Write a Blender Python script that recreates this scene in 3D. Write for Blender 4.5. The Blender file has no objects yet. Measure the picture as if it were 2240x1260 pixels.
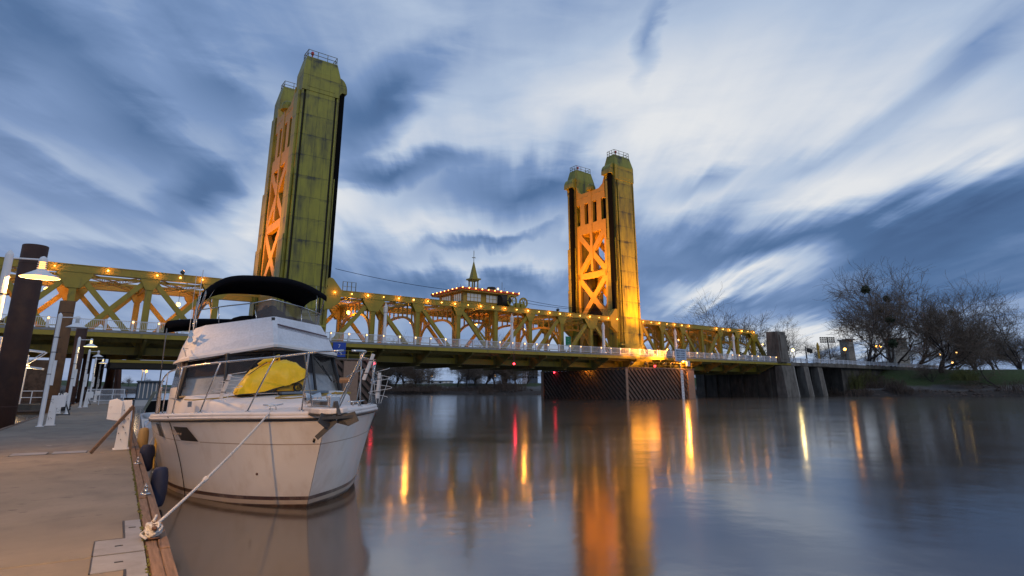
import bpy, math, random
from mathutils import Vector, Matrix
R = math.radians
scene = bpy.context.scene
# ------------------------------------------------------------------ camera
H = 1.9
PITCH = math.atan(335.0 / 1306.0)
cam = bpy.data.cameras.new('camera'); cam_o = bpy.data.objects.new('camera', cam)
scene.collection.objects.link(cam_o)
cam.sensor_width = 36.0; cam.lens = 1306.0 / 2240 * 36; cam.shift_y = -116.0 / 2240
cam.clip_start = 0.1; cam.clip_end = 6000
cam_o.location = (0, 0, H); cam_o.rotation_euler = (math.pi / 2 + PITCH, 0, 0)
scene.camera = cam_o
scene.view_settings.view_transform = 'Standard'; scene.view_settings.look = 'None'
scene.view_settings.exposure = 0.0; scene.view_settings.gamma = 1.0
# ------------------------------------------------------------------ sky
SUN_EL, SUN_AZ = R(7), R(-60)
def sky():
    w = bpy.data.worlds.new('World'); scene.world = w; w.use_nodes = True
    nt = w.node_tree; N = nt.nodes; L = nt.links; N.clear()
    def n(t, **k):
        x = N.new(t)
        for a, b in k.items(): setattr(x, a, b)
        return x
    def m(op, a, b=None, c=None, clamp=False):
        x = n('ShaderNodeMath', operation=op, use_clamp=clamp)
        for i, v in enumerate((a, b, c)):
            if v is None: continue
            if isinstance(v, (int, float)): x.inputs[i].default_value = v
            else: L.new(v, x.inputs[i])
        return x.outputs[0]
    tc = n('ShaderNodeTexCoord'); sep = n('ShaderNodeSeparateXYZ'); L.new(tc.outputs['Generated'], sep.inputs[0])
    X, Y, Z = sep.outputs
    az = m('ARCTAN2', X, Y)
    el = m('ARCSINE', m('MINIMUM', m('MAXIMUM', Z, -1.0), 1.0))
    # wind streaks: cloud layer seen in perspective, drawn out along the wind
    zz = m('ADD', m('MAXIMUM', Z, 0.0), 0.10)
    px = m('DIVIDE', X, zz); py = m('DIVIDE', Y, zz)
    comb = n('ShaderNodeCombineXYZ'); L.new(px, comb.inputs[0]); L.new(py, comb.inputs[1])
    def noise(vec, scale3, sc, det, rough, rot=0.0, dist=0.0, loc=(0, 0, 0)):
        mp = n('ShaderNodeMapping'); L.new(vec, mp.inputs[0])
        mp.inputs['Rotation'].default_value = (0, 0, rot); mp.inputs['Scale'].default_value = scale3
        mp.inputs['Location'].default_value = loc
        t = n('ShaderNodeTexNoise'); L.new(mp.outputs[0], t.inputs['Vector'])
        t.inputs['Scale'].default_value = sc; t.inputs['Detail'].default_value = det
        t.inputs['Roughness'].default_value = rough; t.inputs['Distortion'].default_value = dist
        return t.outputs[0]
    streak = noise(comb.outputs[0], (1.0, 0.13, 1), 5.0, 5, 0.5, R(-4), 0.2)
    streak2 = noise(comb.outputs[0], (1.0, 0.30, 1), 1.7, 4, 0.5, R(-4), 0.5, (3, 1, 0))
    base2 = noise(comb.outputs[0], (1.0, 0.7, 1), 0.9, 3, 0.5, 0, 0.6, (7, 2, 0))
    ang = n('ShaderNodeCombineXYZ'); L.new(az, ang.inputs[0]); L.new(el, ang.inputs[1])
    # ragged edges
    d1 = m('MULTIPLY', m('SUBTRACT', streak2, 0.5), 0.16)
    d2 = m('MULTIPLY', m('SUBTRACT', streak, 0.5), 0.10)
    fine = noise(ang.outputs[0], (1, 3.2, 1), 6.0, 5, 0.55, R(8), 0.4)
    off = n('ShaderNodeCombineXYZ'); L.new(m('ADD', d1, m('MULTIPLY', m('SUBTRACT', fine, 0.5), 0.10)), off.inputs[0])
    L.new(m('ADD', d2, m('MULTIPLY', m('SUBTRACT', fine, 0.5), 0.05)), off.inputs[1])
    va = n('ShaderNodeVectorMath', operation='ADD'); L.new(ang.outputs[0], va.inputs[0]); L.new(off.outputs[0], va.inputs[1])
    blobs = [  # azimuth deg, elevation deg, radii deg, tilt deg, amount  (clouds and gaps)
        BL for BL in CLOUDS]
    acc = None
    for (a, e, ra, re_, tilt, amt) in blobs:
        mp = n('ShaderNodeMapping', vector_type='TEXTURE'); L.new(va.outputs[0], mp.inputs[0])
        mp.inputs['Location'].default_value = (R(a), R(e), 0); mp.inputs['Rotation'].default_value = (0, 0, R(tilt))
        mp.inputs['Scale'].default_value = (R(ra) * 1.6, R(re_) * 1.6, 1)
        g = n('ShaderNodeTexGradient', gradient_type='SPHERICAL'); L.new(mp.outputs[0], g.inputs[0])
        sm = m('POWER', g.outputs['Fac'], 1.15)
        v = m('MULTIPLY', sm, amt)
        acc = v if acc is None else m('ADD', acc, v)
    val = m('ADD', m('ADD', m('MULTIPLY', acc, 0.85), 0.57), m('MULTIPLY', m('MULTIPLY', m('SUBTRACT', streak, 0.5), 0.32), m('MULTIPLY', Z, 2.6, None, True)))
    val = m('ADD', val, m('MULTIPLY', m('SUBTRACT', streak2, 0.5), 0.30))
    val = m('ADD', val, m('MULTIPLY', m('SUBTRACT', base2, 0.5), 0.12))
    val = m('ADD', val, m('MULTIPLY', m('SUBTRACT', fine, 0.5), 0.26), None, True)
    cr = n('ShaderNodeValToRGB'); L.new(val, cr.inputs[0]); e = cr.color_ramp.elements
    e[0].position = 0.0; e[0].color = (0.060, 0.120, 0.26, 1)
    e[1].position = 1.0; e[1].color = (0.82, 0.84, 0.87, 1)
    for p, c in ((0.25, (0.090, 0.175, 0.355, 1)), (0.5, (0.205, 0.315, 0.55, 1)), (0.75, (0.47, 0.575, 0.75, 1))):
        q = e.new(p); q.color = c
    st = n('ShaderNodeTexSky', sky_type='NISHITA'); st.sun_disc = False
    st.sun_elevation = SUN_EL; st.sun_rotation = SUN_AZ
    st.air_density = 1.2; st.dust_density = 1.5
    b1 = n('ShaderNodeBackground'); L.new(st.outputs[0], b1.inputs[0]); b1.inputs[1].default_value = 0.05
    b2 = n('ShaderNodeBackground'); L.new(cr.outputs[0], b2.inputs[0]); b2.inputs[1].default_value = 1.0
    ad = n('ShaderNodeMixShader'); ad.inputs[0].default_value = 0.93; L.new(b1.outputs[0], ad.inputs[1]); L.new(b2.outputs[0], ad.inputs[2])
    o = n('ShaderNodeOutputWorld'); L.new(ad.outputs[0], o.inputs[0])
def pdir(u, v):   # direction of a cloud in degrees
    x = (u - 1120) / 1306.; y = (514 - v) / 1306.
    cp, sp = math.cos(PITCH), math.sin(PITCH)
    d = Vector((x, cp - y * sp, sp + y * cp)).normalized()
    return math.degrees(math.atan2(d.x, d.y)), math.degrees(math.asin(d.z))
CL = [ # where the clouds hang: u v ru rv tilt amount
 (1620,290,560,180,6,.44),(1880,420,420,62,4,.50),(1330,220,340,120,15,.30),(1640,600,190,34,12,.70),(1500,640,130,22,5,.25),
 (960,490,300,62,-4,.50),(900,300,160,70,35,.25),(560,500,190,90,35,.48),(640,330,170,60,-45,.28),(330,540,330,35,-12,.25),
 (1190,580,110,30,0,.35),(1010,580,130,18,0,.25),(1800,745,180,32,5,.55),(2180,300,160,90,25,.25),(1440,770,500,25,0,.25),
 (110,330,260,40,-20,.22),(150,190,260,40,-20,.10),(1100,90,500,120,0,.12),(1750,560,60,20,20,.2),(1230,640,160,24,4,.2),
 (320,290,140,55,-25,-.32),(420,430,60,70,-60,-.45),(450,370,110,36,-30,-.12),(835,220,150,70,40,-.55),(870,365,140,30,8,-.70),(1130,430,190,62,4,-.60),
 (1240,310,50,40,60,-.16),(1760,505,560,62,2,-.50),(2130,480,330,90,20,-.34),(2060,560,460,70,-4,-.35),(90,430,240,70,-14,-.20),
 (1560,390,70,26,10,-.30),(1800,360,260,30,22,-.25),(480,200,90,50,-30,-.22),(1435,95,22,80,-20,-.35),(2190,75,150,55,24,-.34),(2150,170,160,30,24,-.14),
 (1050,530,110,14,5,-.55),(1000,630,420,36,0,-.35),(100,560,330,30,5,-.12),(-40,60,460,240,0,-.42),(1640,660,380,30,-3,-.30),(2100,640,340,40,0,-.25),(1100,360,120,30,0,-.15)]
CLOUDS = []
for (u, v, ru, rv, ti, am) in CL:
    a, e = pdir(u, v); a2, e2 = pdir(u + 20, v); a3, e3 = pdir(u, v - 20)
    CLOUDS.append((a, e, ru * (a2 - a) / 20, rv * (e3 - e) / 20, ti, am))
sky()
sun = bpy.data.lights.new('sun', 'SUN'); sun_o = bpy.data.objects.new('sun', sun); scene.collection.objects.link(sun_o)
sun.energy = 0.5; sun.angle = R(20); sun.color = (1.0, 0.93, 0.85)
sun_o.rotation_euler = (R(90) - R(32), 0, R(35))
try:
    scene.cycles.max_bounces = 5; scene.cycles.glossy_bounces = 3; scene.cycles.diffuse_bounces = 2
    scene.cycles.sample_clamp_indirect = 3.0
except Exception: pass

# ------------------------------------------------------------------ frames and helpers
C = scene.collection
TH = R(53.4); BD = Vector((math.sin(TH), math.cos(TH), 0)); BN = Vector((-math.cos(TH), math.sin(TH), 0))
DT = R(-32.4); DD = Vector((math.sin(DT), math.cos(DT), 0)); DN = Vector((math.cos(DT), -math.sin(DT), 0))
FR = {'B': (BN * 80.5, R(90) - TH), 'K': (Vector((0, 0, 0)), -DT), 'W': (Vector((0, 0, 0)), 0.0)}
def fpos(fr, p):
    o, a = FR[fr]
    return o + Matrix.Rotation(a, 3, 'Z') @ Vector(p)
ORG = {}
def tag(o, label=None, cat=None, group=None, kind=None):
    if label: o['label'] = label
    if cat: o['category'] = cat
    if group: o['group'] = group
    if kind: o['kind'] = kind
    return o
def thing(name, label, cat, fr='W', org=(0, 0, 0), group=None, rz=0):
    o = bpy.data.objects.new(name, None); C.objects.link(o)
    o.location = fpos(fr, org); o.rotation_euler = (0, 0, FR[fr][1] + rz); o.empty_display_size = 0.3
    ORG[o.name] = Vector(org)
    return tag(o, label, cat, group)
def clone(o, parent=None, loc=None, rz=None, label=None):
    c = o.copy(); C.objects.link(c); c.parent = parent
    if loc is not None: c.location = loc
    if rz is not None: c.rotation_euler = (0, 0, rz)
    if label: c['label'] = label
    for ch in list(o.children):
        clone(ch, c)
    return c
class MB:
    def __init__(s): s.v = []; s.f = []; s.mi = []; s.cur = 0
    def add(s, vs, fs):
        b = len(s.v); s.v += [tuple(x) for x in vs]
        for f in fs: s.f.append(tuple(b + i for i in f)); s.mi.append(s.cur)
    def box(s, x0, x1, y0, y1, z0, z1):
        s.add([(x0,y0,z0),(x1,y0,z0),(x1,y1,z0),(x0,y1,z0),(x0,y0,z1),(x1,y0,z1),(x1,y1,z1),(x0,y1,z1)],
              [(0,3,2,1),(4,5,6,7),(0,1,5,4),(1,2,6,5),(2,3,7,6),(3,0,4,7)])
    def frus(s, b, zb, t, zt):   # b,t = (x0,x1,y0,y1)
        s.add([(b[0],b[2],zb),(b[1],b[2],zb),(b[1],b[3],zb),(b[0],b[3],zb),(t[0],t[2],zt),(t[1],t[2],zt),(t[1],t[3],zt),(t[0],t[3],zt)],
              [(0,3,2,1),(4,5,6,7),(0,1,5,4),(1,2,6,5),(2,3,7,6),(3,0,4,7)])
    def beam(s, p, q, w, h, up=(0, 0, 1)):
        p = Vector(p); q = Vector(q); d = (q - p).normalized(); up = Vector(up)
        sd = d.cross(up)
        if sd.length < 1e-4: sd = d.cross(Vector((1, 0, 0)))
        sd.normalize(); u2 = sd.cross(d)
        a = sd * w / 2; b = u2 * h / 2
        s.add([p-a-b, p+a-b, p+a+b, p-a+b, q-a-b, q+a-b, q+a+b, q-a+b],
              [(0,1,2,3),(7,6,5,4),(4,5,1,0),(5,6,2,1),(6,7,3,2),(7,4,0,3)])
    def tube(s, pts, r, seg=8, caps=True, closed=False):
        pts = [Vector(p) for p in pts]; k = len(pts)
        rs = r if isinstance(r, (list, tuple)) else [r] * k
        prev = None; rings = []
        for i, p in enumerate(pts):
            if closed: d = pts[(i + 1) % k] - pts[i - 1]
            else: d = pts[min(i + 1, k - 1)] - pts[max(i - 1, 0)]
            d.normalize()
            if prev is None:
                sd = d.cross(Vector((0, 0, 1)))
                if sd.length < 1e-3: sd = d.cross(Vector((1, 0, 0)))
            else: sd = prev - d * prev.dot(d)
            sd.normalize(); prev = sd; u2 = d.cross(sd)
            rings.append([p + (sd * math.cos(2*math.pi*j/seg) + u2 * math.sin(2*math.pi*j/seg)) * rs[i] for j in range(seg)])
        vs = [v for ring in rings for v in ring]; fs = []
        n = k if closed else k - 1
        for i in range(n):
            a = i * seg; b = ((i + 1) % k) * seg
            for j in range(seg):
                j2 = (j + 1) % seg; fs.append((a + j, b + j, b + j2, a + j2))
        if caps and not closed: fs.append(tuple(range(seg))); fs.append(tuple((k-1)*seg + j for j in reversed(range(seg))))
        s.add(vs, fs)
    def lathe(s, c, prof, seg=16, M=None, caps=True):
        c = Vector(c); vs = []
        for (r, z) in prof:
            for j in range(seg):
                a = 2*math.pi*j/seg; p = Vector((r*math.cos(a), r*math.sin(a), z))
                if M: p = M @ p
                vs.append(c + p)
        fs = []
        for i in range(len(prof) - 1):
            for j in range(seg):
                j2 = (j+1) % seg; fs.append((i*seg+j, i*seg+j2, (i+1)*seg+j2, (i+1)*seg+j))
        if caps: fs.append(tuple(reversed(range(seg)))); fs.append(tuple((len(prof)-1)*seg + j for j in range(seg)))
        s.add(vs, fs)
    def prism(s, poly, d0, d1, ax='z'):   # poly in the plane normal to ax
        def P(a, b, d): return {'z': (a, b, d), 'y': (a, d, b), 'x': (d, a, b)}[ax]
        n = len(poly); vs = [P(a, b, d0) for a, b in poly] + [P(a, b, d1) for a, b in poly]
        fs = [tuple(range(n)), tuple(n + i for i in reversed(range(n)))]
        for i in range(n):
            j = (i + 1) % n; fs.append((i, n + i, n + j, j))
        s.add(vs, fs)
    def strip(s, rows):    # grid of points
        m = len(rows[0]); vs = [p for r in rows for p in r]; fs = []
        for i in range(len(rows) - 1):
            for j in range(m - 1): fs.append((i*m+j, i*m+j+1, (i+1)*m+j+1, (i+1)*m+j))
        s.add(vs, fs)
    def ball(s, c, r, seg=8, rings=6, sc=(1, 1, 1)):
        prof = []
        c = Vector(c)
        for i in range(rings + 1):
            t = -math.pi/2 + math.pi*i/rings; prof.append((max(1e-3, math.cos(t)) * r, math.sin(t) * r))
        s.lathe(c, prof, seg, Matrix.Diagonal(Vector(sc)))
    def build(s, name, mats, parent=None, smooth=False, fr='W', org=None, bevel=0, sol=0):
        me = bpy.data.meshes.new(name)
        if parent is not None: o0 = ORG[parent.name] if parent.name in ORG else Vector((0, 0, 0))
        else: o0 = Vector(org or (0, 0, 0))
        me.from_pydata([(x - o0.x, y - o0.y, z - o0.z) for x, y, z in s.v], [], s.f)
        if not isinstance(mats, (list, tuple)): mats = [mats]
        for m_ in mats: me.materials.append(m_)
        if len(mats) > 1: me.polygons.foreach_set('material_index', s.mi)
        if smooth: me.polygons.foreach_set('use_smooth', [True] * len(me.polygons))
        me.validate(); me.update()
        import bmesh
        if len(s.f) < 60000:
            bm = bmesh.new(); bm.from_mesh(me); bmesh.ops.recalc_face_normals(bm, faces=bm.faces); bm.to_mesh(me); bm.free()
        o = bpy.data.objects.new(name, me); C.objects.link(o)
        if parent is not None:
            o.parent = parent; ORG[o.name] = o0
        else:
            o.location = fpos(fr, o0); o.rotation_euler = (0, 0, FR[fr][1])
        if bevel:
            b = o.modifiers.new('bevel', 'BEVEL'); b.width = bevel; b.segments = 2; b.limit_method = 'ANGLE'; b.angle_limit = R(40)
        if sol:
            b = o.modifiers.new('solid', 'SOLIDIFY'); b.thickness = sol; b.offset = 0
        return o
def solo(mb, name, mats, label, cat, fr='W', org=(0, 0, 0), group=None, **k):
    return tag(mb.build(name, mats, None, fr=fr, org=org, **k), label, cat, group)
def rayp(u, v, Y):
    x = (u - 1120) / 1306.; y = (514 - v) / 1306.; cp, sp = math.cos(PITCH), math.sin(PITCH)
    d = (x, cp - y * sp, sp + y * cp); k = Y / d[1]
    return Vector((d[0] * k, Y, H + d[2] * k))

# ------------------------------------------------------------------ materials
def mat(name, col, rough=0.6, metal=0.0, var=0.0, vscale=3.0, vstretch=(1, 1, 1), bump=0.0, bscale=20.0, emit=None, estr=0.0,
        spec=0.5, dark=None, dscale=1.0, dstretch=(1, 1, 1), damt=0.5, dlo=0.5, dhi=0.7, alpha=1.0, coat=0.0):
    m_ = bpy.data.materials.new(name); m_.use_nodes = True; nt = m_.node_tree; N = nt.nodes; L = nt.links
    b = N['Principled BSDF']
    b.inputs['Roughness'].default_value = rough; b.inputs['Metallic'].default_value = metal
    b.inputs['Specular IOR Level'].default_value = spec; b.inputs['Coat Weight'].default_value = coat
    col = tuple(col) + (1,)
    b.inputs['Base Color'].default_value = col
    tc = N.new('ShaderNodeTexCoord')
    def nz(sc, st, det=5):
        mp = N.new('ShaderNodeMapping'); L.new(tc.outputs['Object'], mp.inputs[0]); mp.inputs['Scale'].default_value = st
        t = N.new('ShaderNodeTexNoise'); L.new(mp.outputs[0], t.inputs['Vector']); t.inputs['Scale'].default_value = sc
        t.inputs['Detail'].default_value = det; t.inputs['Roughness'].default_value = 0.6
        return t.outputs[0]
    cur = None
    if var > 0:
        v = nz(vscale, vstretch)
        mr = N.new('ShaderNodeMapRange'); L.new(v, mr.inputs[0]); mr.inputs[1].default_value = 0.3; mr.inputs[2].default_value = 0.7
        mr.inputs[3].default_value = 1 - var; mr.inputs[4].default_value = 1 + var
        mx = N.new('ShaderNodeMix'); mx.data_type = 'RGBA'; mx.blend_type = 'MULTIPLY'; mx.inputs[0].default_value = 1
        mx.inputs[6].default_value = col; L.new(mr.outputs[0], mx.inputs[7]); cur = mx.outputs[2]
    if dark is not None:
        v = nz(dscale, dstretch, 7)
        mr = N.new('ShaderNodeMapRange'); L.new(v, mr.inputs[0]); mr.inputs[1].default_value = dlo; mr.inputs[2].default_value = dhi
        mr.inputs[3].default_value = 0; mr.inputs[4].default_value = damt; mr.clamp = True
        mx = N.new('ShaderNodeMix'); mx.data_type = 'RGBA'; L.new(mr.outputs[0], mx.inputs[0])
        if cur: L.new(cur, mx.inputs[6])
        else: mx.inputs[6].default_value = col
        mx.inputs[7].default_value = tuple(dark) + (1,); cur = mx.outputs[2]
    if cur: L.new(cur, b.inputs['Base Color'])
    if bump > 0:
        v = nz(bscale, (1, 1, 1)); bp = N.new('ShaderNodeBump'); bp.inputs['Strength'].default_value = bump
        bp.inputs['Distance'].default_value = 0.02; L.new(v, bp.inputs['Height']); L.new(bp.outputs[0], b.inputs['Normal'])
    if emit is not None:
        b.inputs['Emission Color'].default_value = tuple(emit) + (1,); b.inputs['Emission Strength'].default_value = estr
    if alpha < 1: b.inputs['Alpha'].default_value = alpha
    m_['b'] = 1
    return m_
M = {}
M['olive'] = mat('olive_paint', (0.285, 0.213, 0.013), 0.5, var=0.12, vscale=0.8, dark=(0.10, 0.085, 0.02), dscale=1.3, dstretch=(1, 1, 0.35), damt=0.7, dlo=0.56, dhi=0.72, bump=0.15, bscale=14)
M['gold'] = mat('amber_lit_olive', (0.44, 0.255, 0.020), 0.5, var=0.12, vscale=1.2, dark=(0.14, 0.07, 0.02), dscale=2.5, damt=0.5, dlo=0.58, dhi=0.75)  # same paint as olive, with amber lamplight put into the colour
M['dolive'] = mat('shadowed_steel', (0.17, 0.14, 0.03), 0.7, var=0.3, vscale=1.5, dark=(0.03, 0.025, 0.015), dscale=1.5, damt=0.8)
M['black'] = mat('black_rope_bundle', (0.006, 0.006, 0.006), 0.95, spec=0.05, var=0.3, vscale=8, vstretch=(4, 4, 0.1))
M['dark'] = mat('dark_interior', (0.02, 0.017, 0.012), 0.8, var=0.3)
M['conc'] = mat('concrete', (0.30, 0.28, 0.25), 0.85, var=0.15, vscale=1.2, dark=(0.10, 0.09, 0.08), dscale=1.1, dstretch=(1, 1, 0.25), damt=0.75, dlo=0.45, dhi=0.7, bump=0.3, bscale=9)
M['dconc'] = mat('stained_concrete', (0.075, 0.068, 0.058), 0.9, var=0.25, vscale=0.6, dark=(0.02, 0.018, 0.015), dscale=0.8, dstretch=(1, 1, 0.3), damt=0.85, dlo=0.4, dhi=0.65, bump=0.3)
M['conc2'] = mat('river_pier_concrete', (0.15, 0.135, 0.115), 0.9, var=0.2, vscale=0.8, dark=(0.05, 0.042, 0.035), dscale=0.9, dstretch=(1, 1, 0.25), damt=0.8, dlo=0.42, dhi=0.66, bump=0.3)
M['slab'] = mat('sidewalk_slab', (0.22, 0.22, 0.22), 0.9, var=0.2, vscale=2)
M['wrail'] = mat('white_rail_paint', (0.62, 0.63, 0.66), 0.5, var=0.08, vscale=2)
M['white'] = mat('white_paint', (0.72, 0.72, 0.73), 0.4, var=0.06, vscale=3, dark=(0.30, 0.25, 0.20), dscale=6, damt=0.5, dlo=0.62, dhi=0.75)
M['bulb'] = mat('amber_bulb', (1, 0.6, 0.2), 0.5, emit=(1.0, 0.42, 0.07), estr=11)
M['bulbw'] = mat('warm_bulb', (1, 0.8, 0.5), 0.5, emit=(1.0, 0.50, 0.13), estr=6)
M['lampe'] = mat('lamp_glow', (.03, 0.012, 0.003), 0.5, emit=(1.0, 0.43, 0.09), estr=4.5)
M['lampy'] = mat('dim_yellow_glow', (.05, 0.03, 0.01), 0.5, emit=(1.0, 0.72, 0.25), estr=3.2)
M['red'] = mat('red_lamp', (1, 0.1, 0.1), 0.5, emit=(1.0, 0.03, 0.05), estr=9)
M['redoff'] = mat('red_glass', (0.45, 0.01, 0.01), 0.3)
M['roof'] = mat('red_tile', (0.65, 0.09, 0.03), 0.7, var=0.15, vscale=6)
M['winl'] = mat('pale_window', (0.30, 0.33, 0.36), 0.15, emit=(0.8, 0.75, 0.7), estr=0.15)
M['fenderwood'] = mat('fender_timber', (0.095, 0.060, 0.045), 0.85, var=0.25, vscale=1.5, dark=(0.03, 0.02, 0.02), dscale=0.7, dstretch=(1, 1, 0.6), damt=0.6, bump=0.2)
M['fenderlight'] = mat('weathered_beige_timber', (0.27, 0.17, 0.115), 0.85, var=0.15, vscale=2, dark=(0.12, 0.07, 0.05), dscale=2, damt=0.5, bump=0.2)
M['chrome'] = mat('stainless_steel', (0.62, 0.60, 0.58), 0.22, 1.0)
M['pile'] = mat('rusty_pile_steel', (0.045, 0.018, 0.012), 0.75, var=0.35, vscale=1.2, vstretch=(1, 1, 0.5), dark=(0.10, 0.040, 0.018), dscale=1.1, damt=0.75, dlo=0.48, dhi=0.7, bump=0.5, bscale=8)
M['pileb'] = mat('orange_rust_steel', (0.16, 0.075, 0.03), 0.8, var=0.3, vscale=1.5, vstretch=(1, 1, 0.4), dark=(0.05, 0.022, 0.012), dscale=1.5, damt=0.8, bump=0.5, bscale=8)
M['bark'] = mat('bark', (0.040, 0.031, 0.028), 0.95, var=0.3, vscale=3, bump=0.4, bscale=6)
M['twig'] = mat('twigs', (0.145, 0.110, 0.082), 0.95, var=0.2, vscale=1)
M['leafg'] = mat('mistletoe_leaf', (0.02, 0.035, 0.012), 0.9, var=0.3)
M['shrub'] = mat('brush_twigs', (0.085, 0.060, 0.045), 0.95, var=0.4, vscale=0.5)
M['shrubg'] = mat('yellow_green_shrub', (0.085, 0.09, 0.022), 0.95, var=0.4, vscale=0.7)
M['navy'] = mat('navy_fender_cloth', (0.008, 0.014, 0.045), 0.7, var=0.2, vscale=8, bump=0.3, bscale=30)
M['rope'] = mat('white_braided_rope', (0.55, 0.54, 0.52), 0.85, var=0.25, vscale=60, bump=0.6, bscale=90)
M['canvas'] = mat('black_canvas', (0.006, 0.006, 0.008), 0.95, var=0.2, vscale=3, bump=0.25, bscale=6, spec=0.1)
M['glass'] = mat('smoked_window', (0.010, 0.009, 0.009), 0.08, spec=0.35, var=0.0)
M['yellow'] = mat('yellow_tarpaulin', (0.88, 0.52, 0.004), 0.42, var=0.10, vscale=6, bump=1.0, bscale=5, spec=0.4)
M['yplastic'] = mat('yellow_plastic', (0.60, 0.36, 0.01), 0.4)
M['rubber'] = mat('black_rubber', (0.012, 0.012, 0.012), 0.7)
M['hose'] = mat('ochre_hose', (0.36, 0.23, 0.03), 0.6)
M['pvc'] = mat('white_pvc', (0.66, 0.62, 0.58), 0.5)
M['wood'] = mat('brown_cabin_wood', (0.085, 0.038, 0.02), 0.45, var=0.3, vscale=3, vstretch=(8, 8, 1))
M['bsign'] = mat('blue_sign', (0.01, 0.05, 0.32), 0.5)
M['gsign'] = mat('green_sign', (0.0, 0.16, 0.07), 0.5)
M['signw'] = mat('sign_face', (0.42, 0.50, 0.60), 0.5, var=0.05)
M['signk'] = mat('sign_letter', (0.03, 0.04, 0.08), 0.6)
M['white_letter'] = mat('white_letter', (0.7, 0.72, 0.75), 0.5)
M['steelk'] = mat('galvanised_anchor', (0.050, 0.052, 0.055), 0.6, 0.3, var=0.3, vscale=8)
M['rustcleat'] = mat('rusty_cleat', (0.12, 0.065, 0.045), 0.6, 0.5, var=0.4, vscale=14)
M['motor'] = mat('motor_cowl', (0.08, 0.085, 0.095), 0.3)
M['green_canvas'] = mat('green_grey_canvas', (0.12, 0.13, 0.09), 0.8, var=0.3, vscale=4)
M['hullpale'] = mat('pale_hull', (0.45, 0.47, 0.50), 0.35)
M['lblue'] = mat('dull_blue_box', (0.10, 0.14, 0.19), 0.6)
M['stain'] = mat('deck_fibreglass', (0.66, 0.63, 0.61), 0.5, var=0.06, vscale=2, dark=(0.30, 0.22, 0.16), dscale=3.0, damt=0.45, dlo=0.55, dhi=0.75)
M['nonskid'] = mat('textured_fibreglass', (0.66, 0.67, 0.71), 0.55, var=0.10, vscale=22, bump=0.5, bscale=60, dark=(0.45, 0.45, 0.48), dscale=2, damt=0.4)
M['maroon'] = mat('maroon_stripe', (0.06, 0.018, 0.022), 0.4)
M['caulk'] = mat('black_trim', (0.012, 0.011, 0.011), 0.5)
M['tire'] = M['rubber']

def seam_mat():   # tower cladding: riveted plates, seams, streaks of grime
    m_ = mat('tower_cladding', (0.375, 0.325, 0.030), 0.5)
    nt = m_.node_tree; N = nt.nodes; L = nt.links; b = N['Principled BSDF']
    tc = N.new('ShaderNodeTexCoord'); sep = N.new('ShaderNodeSeparateXYZ'); L.new(tc.outputs['Object'], sep.inputs[0])
    def mt(op, a, b_, clamp=False):
        x = N.new('ShaderNodeMath'); x.operation = op; x.use_clamp = clamp
        for i, v in enumerate((a, b_)):
            if isinstance(v, (int, float)): x.inputs[i].default_value = v
            else: L.new(v, x.inputs[i])
        return x.outputs[0]
    def line(src, period, width, off=0.0):
        f = mt('FRACT', mt('DIVIDE', mt('ADD', src, off), period), 0)
        return mt('LESS_THAN', f, width / period)
    seam = mt('MAXIMUM', line(sep.outputs[2], 3.05, 0.07), mt('MAXIMUM', line(sep.outputs[0], 1.45, 0.05, 100.35), 0.0))
    def nz(sc, st, det=6):
        mp = N.new('ShaderNodeMapping'); L.new(tc.outputs['Object'], mp.inputs[0]); mp.inputs['Scale'].default_value = st
        t = N.new('ShaderNodeTexNoise'); L.new(mp.outputs[0], t.inputs['Vector']); t.inputs['Scale'].default_value = sc
        t.inputs['Detail'].default_value = det; t.inputs['Roughness'].default_value = 0.62; return t.outputs[0]
    st1 = nz(1.0, (0.9, 0.9, 0.16)); st2 = nz(0.8, (0.7, 0.7, 1.3))
    # grime gathers just below each plate seam
    fr_ = mt('FRACT', mt('DIVIDE', sep.outputs[2], 3.05), 0)
    gz = mt('POWER', fr_, 5.0)
    g = mt('MULTIPLY', mt('SUBTRACT', st1, 0.42), 3.2, True)
    g2 = mt('MULTIPLY', mt('MULTIPLY', gz, mt('SUBTRACT', st2, 0.45)), 4.0, True)
    g3 = mt('MULTIPLY', mt('SUBTRACT', nz(0.45, (1, 1, 0.5)), 0.5), 3.0, True)
    tot = mt('ADD', mt('ADD', mt('MULTIPLY', mt('POWER', g, 1.3), 0.85), mt('MULTIPLY', g2, 1.0)), mt('ADD', mt('MULTIPLY', seam, 0.45), mt('MULTIPLY', g3, 0.35)), True)
    mx = N.new('ShaderNodeMix'); mx.data_type = 'RGBA'; L.new(tot, mx.inputs[0])
    v = N.new('ShaderNodeMix'); v.data_type = 'RGBA'; L.new(st2, v.inputs[0]); v.inputs[6].default_value = (0.235, 0.225, 0.015, 1); v.inputs[7].default_value = (0.33, 0.285, 0.016, 1)
    L.new(v.outputs[2], mx.inputs[6]); mx.inputs[7].default_value = (0.028, 0.030, 0.012, 1)
    L.new(mx.outputs[2], b.inputs['Base Color'])
    bp = N.new('ShaderNodeBump'); bp.inputs['Strength'].default_value = 0.5; bp.inputs['Distance'].default_value = 0.05
    L.new(mt('SUBTRACT', mt('MULTIPLY', nz(2.5, (1, 1, 1)), 0.3), seam), bp.inputs['Height']); L.new(bp.outputs[0], b.inputs['Normal'])
    return m_
M['clad'] = seam_mat()

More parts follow.
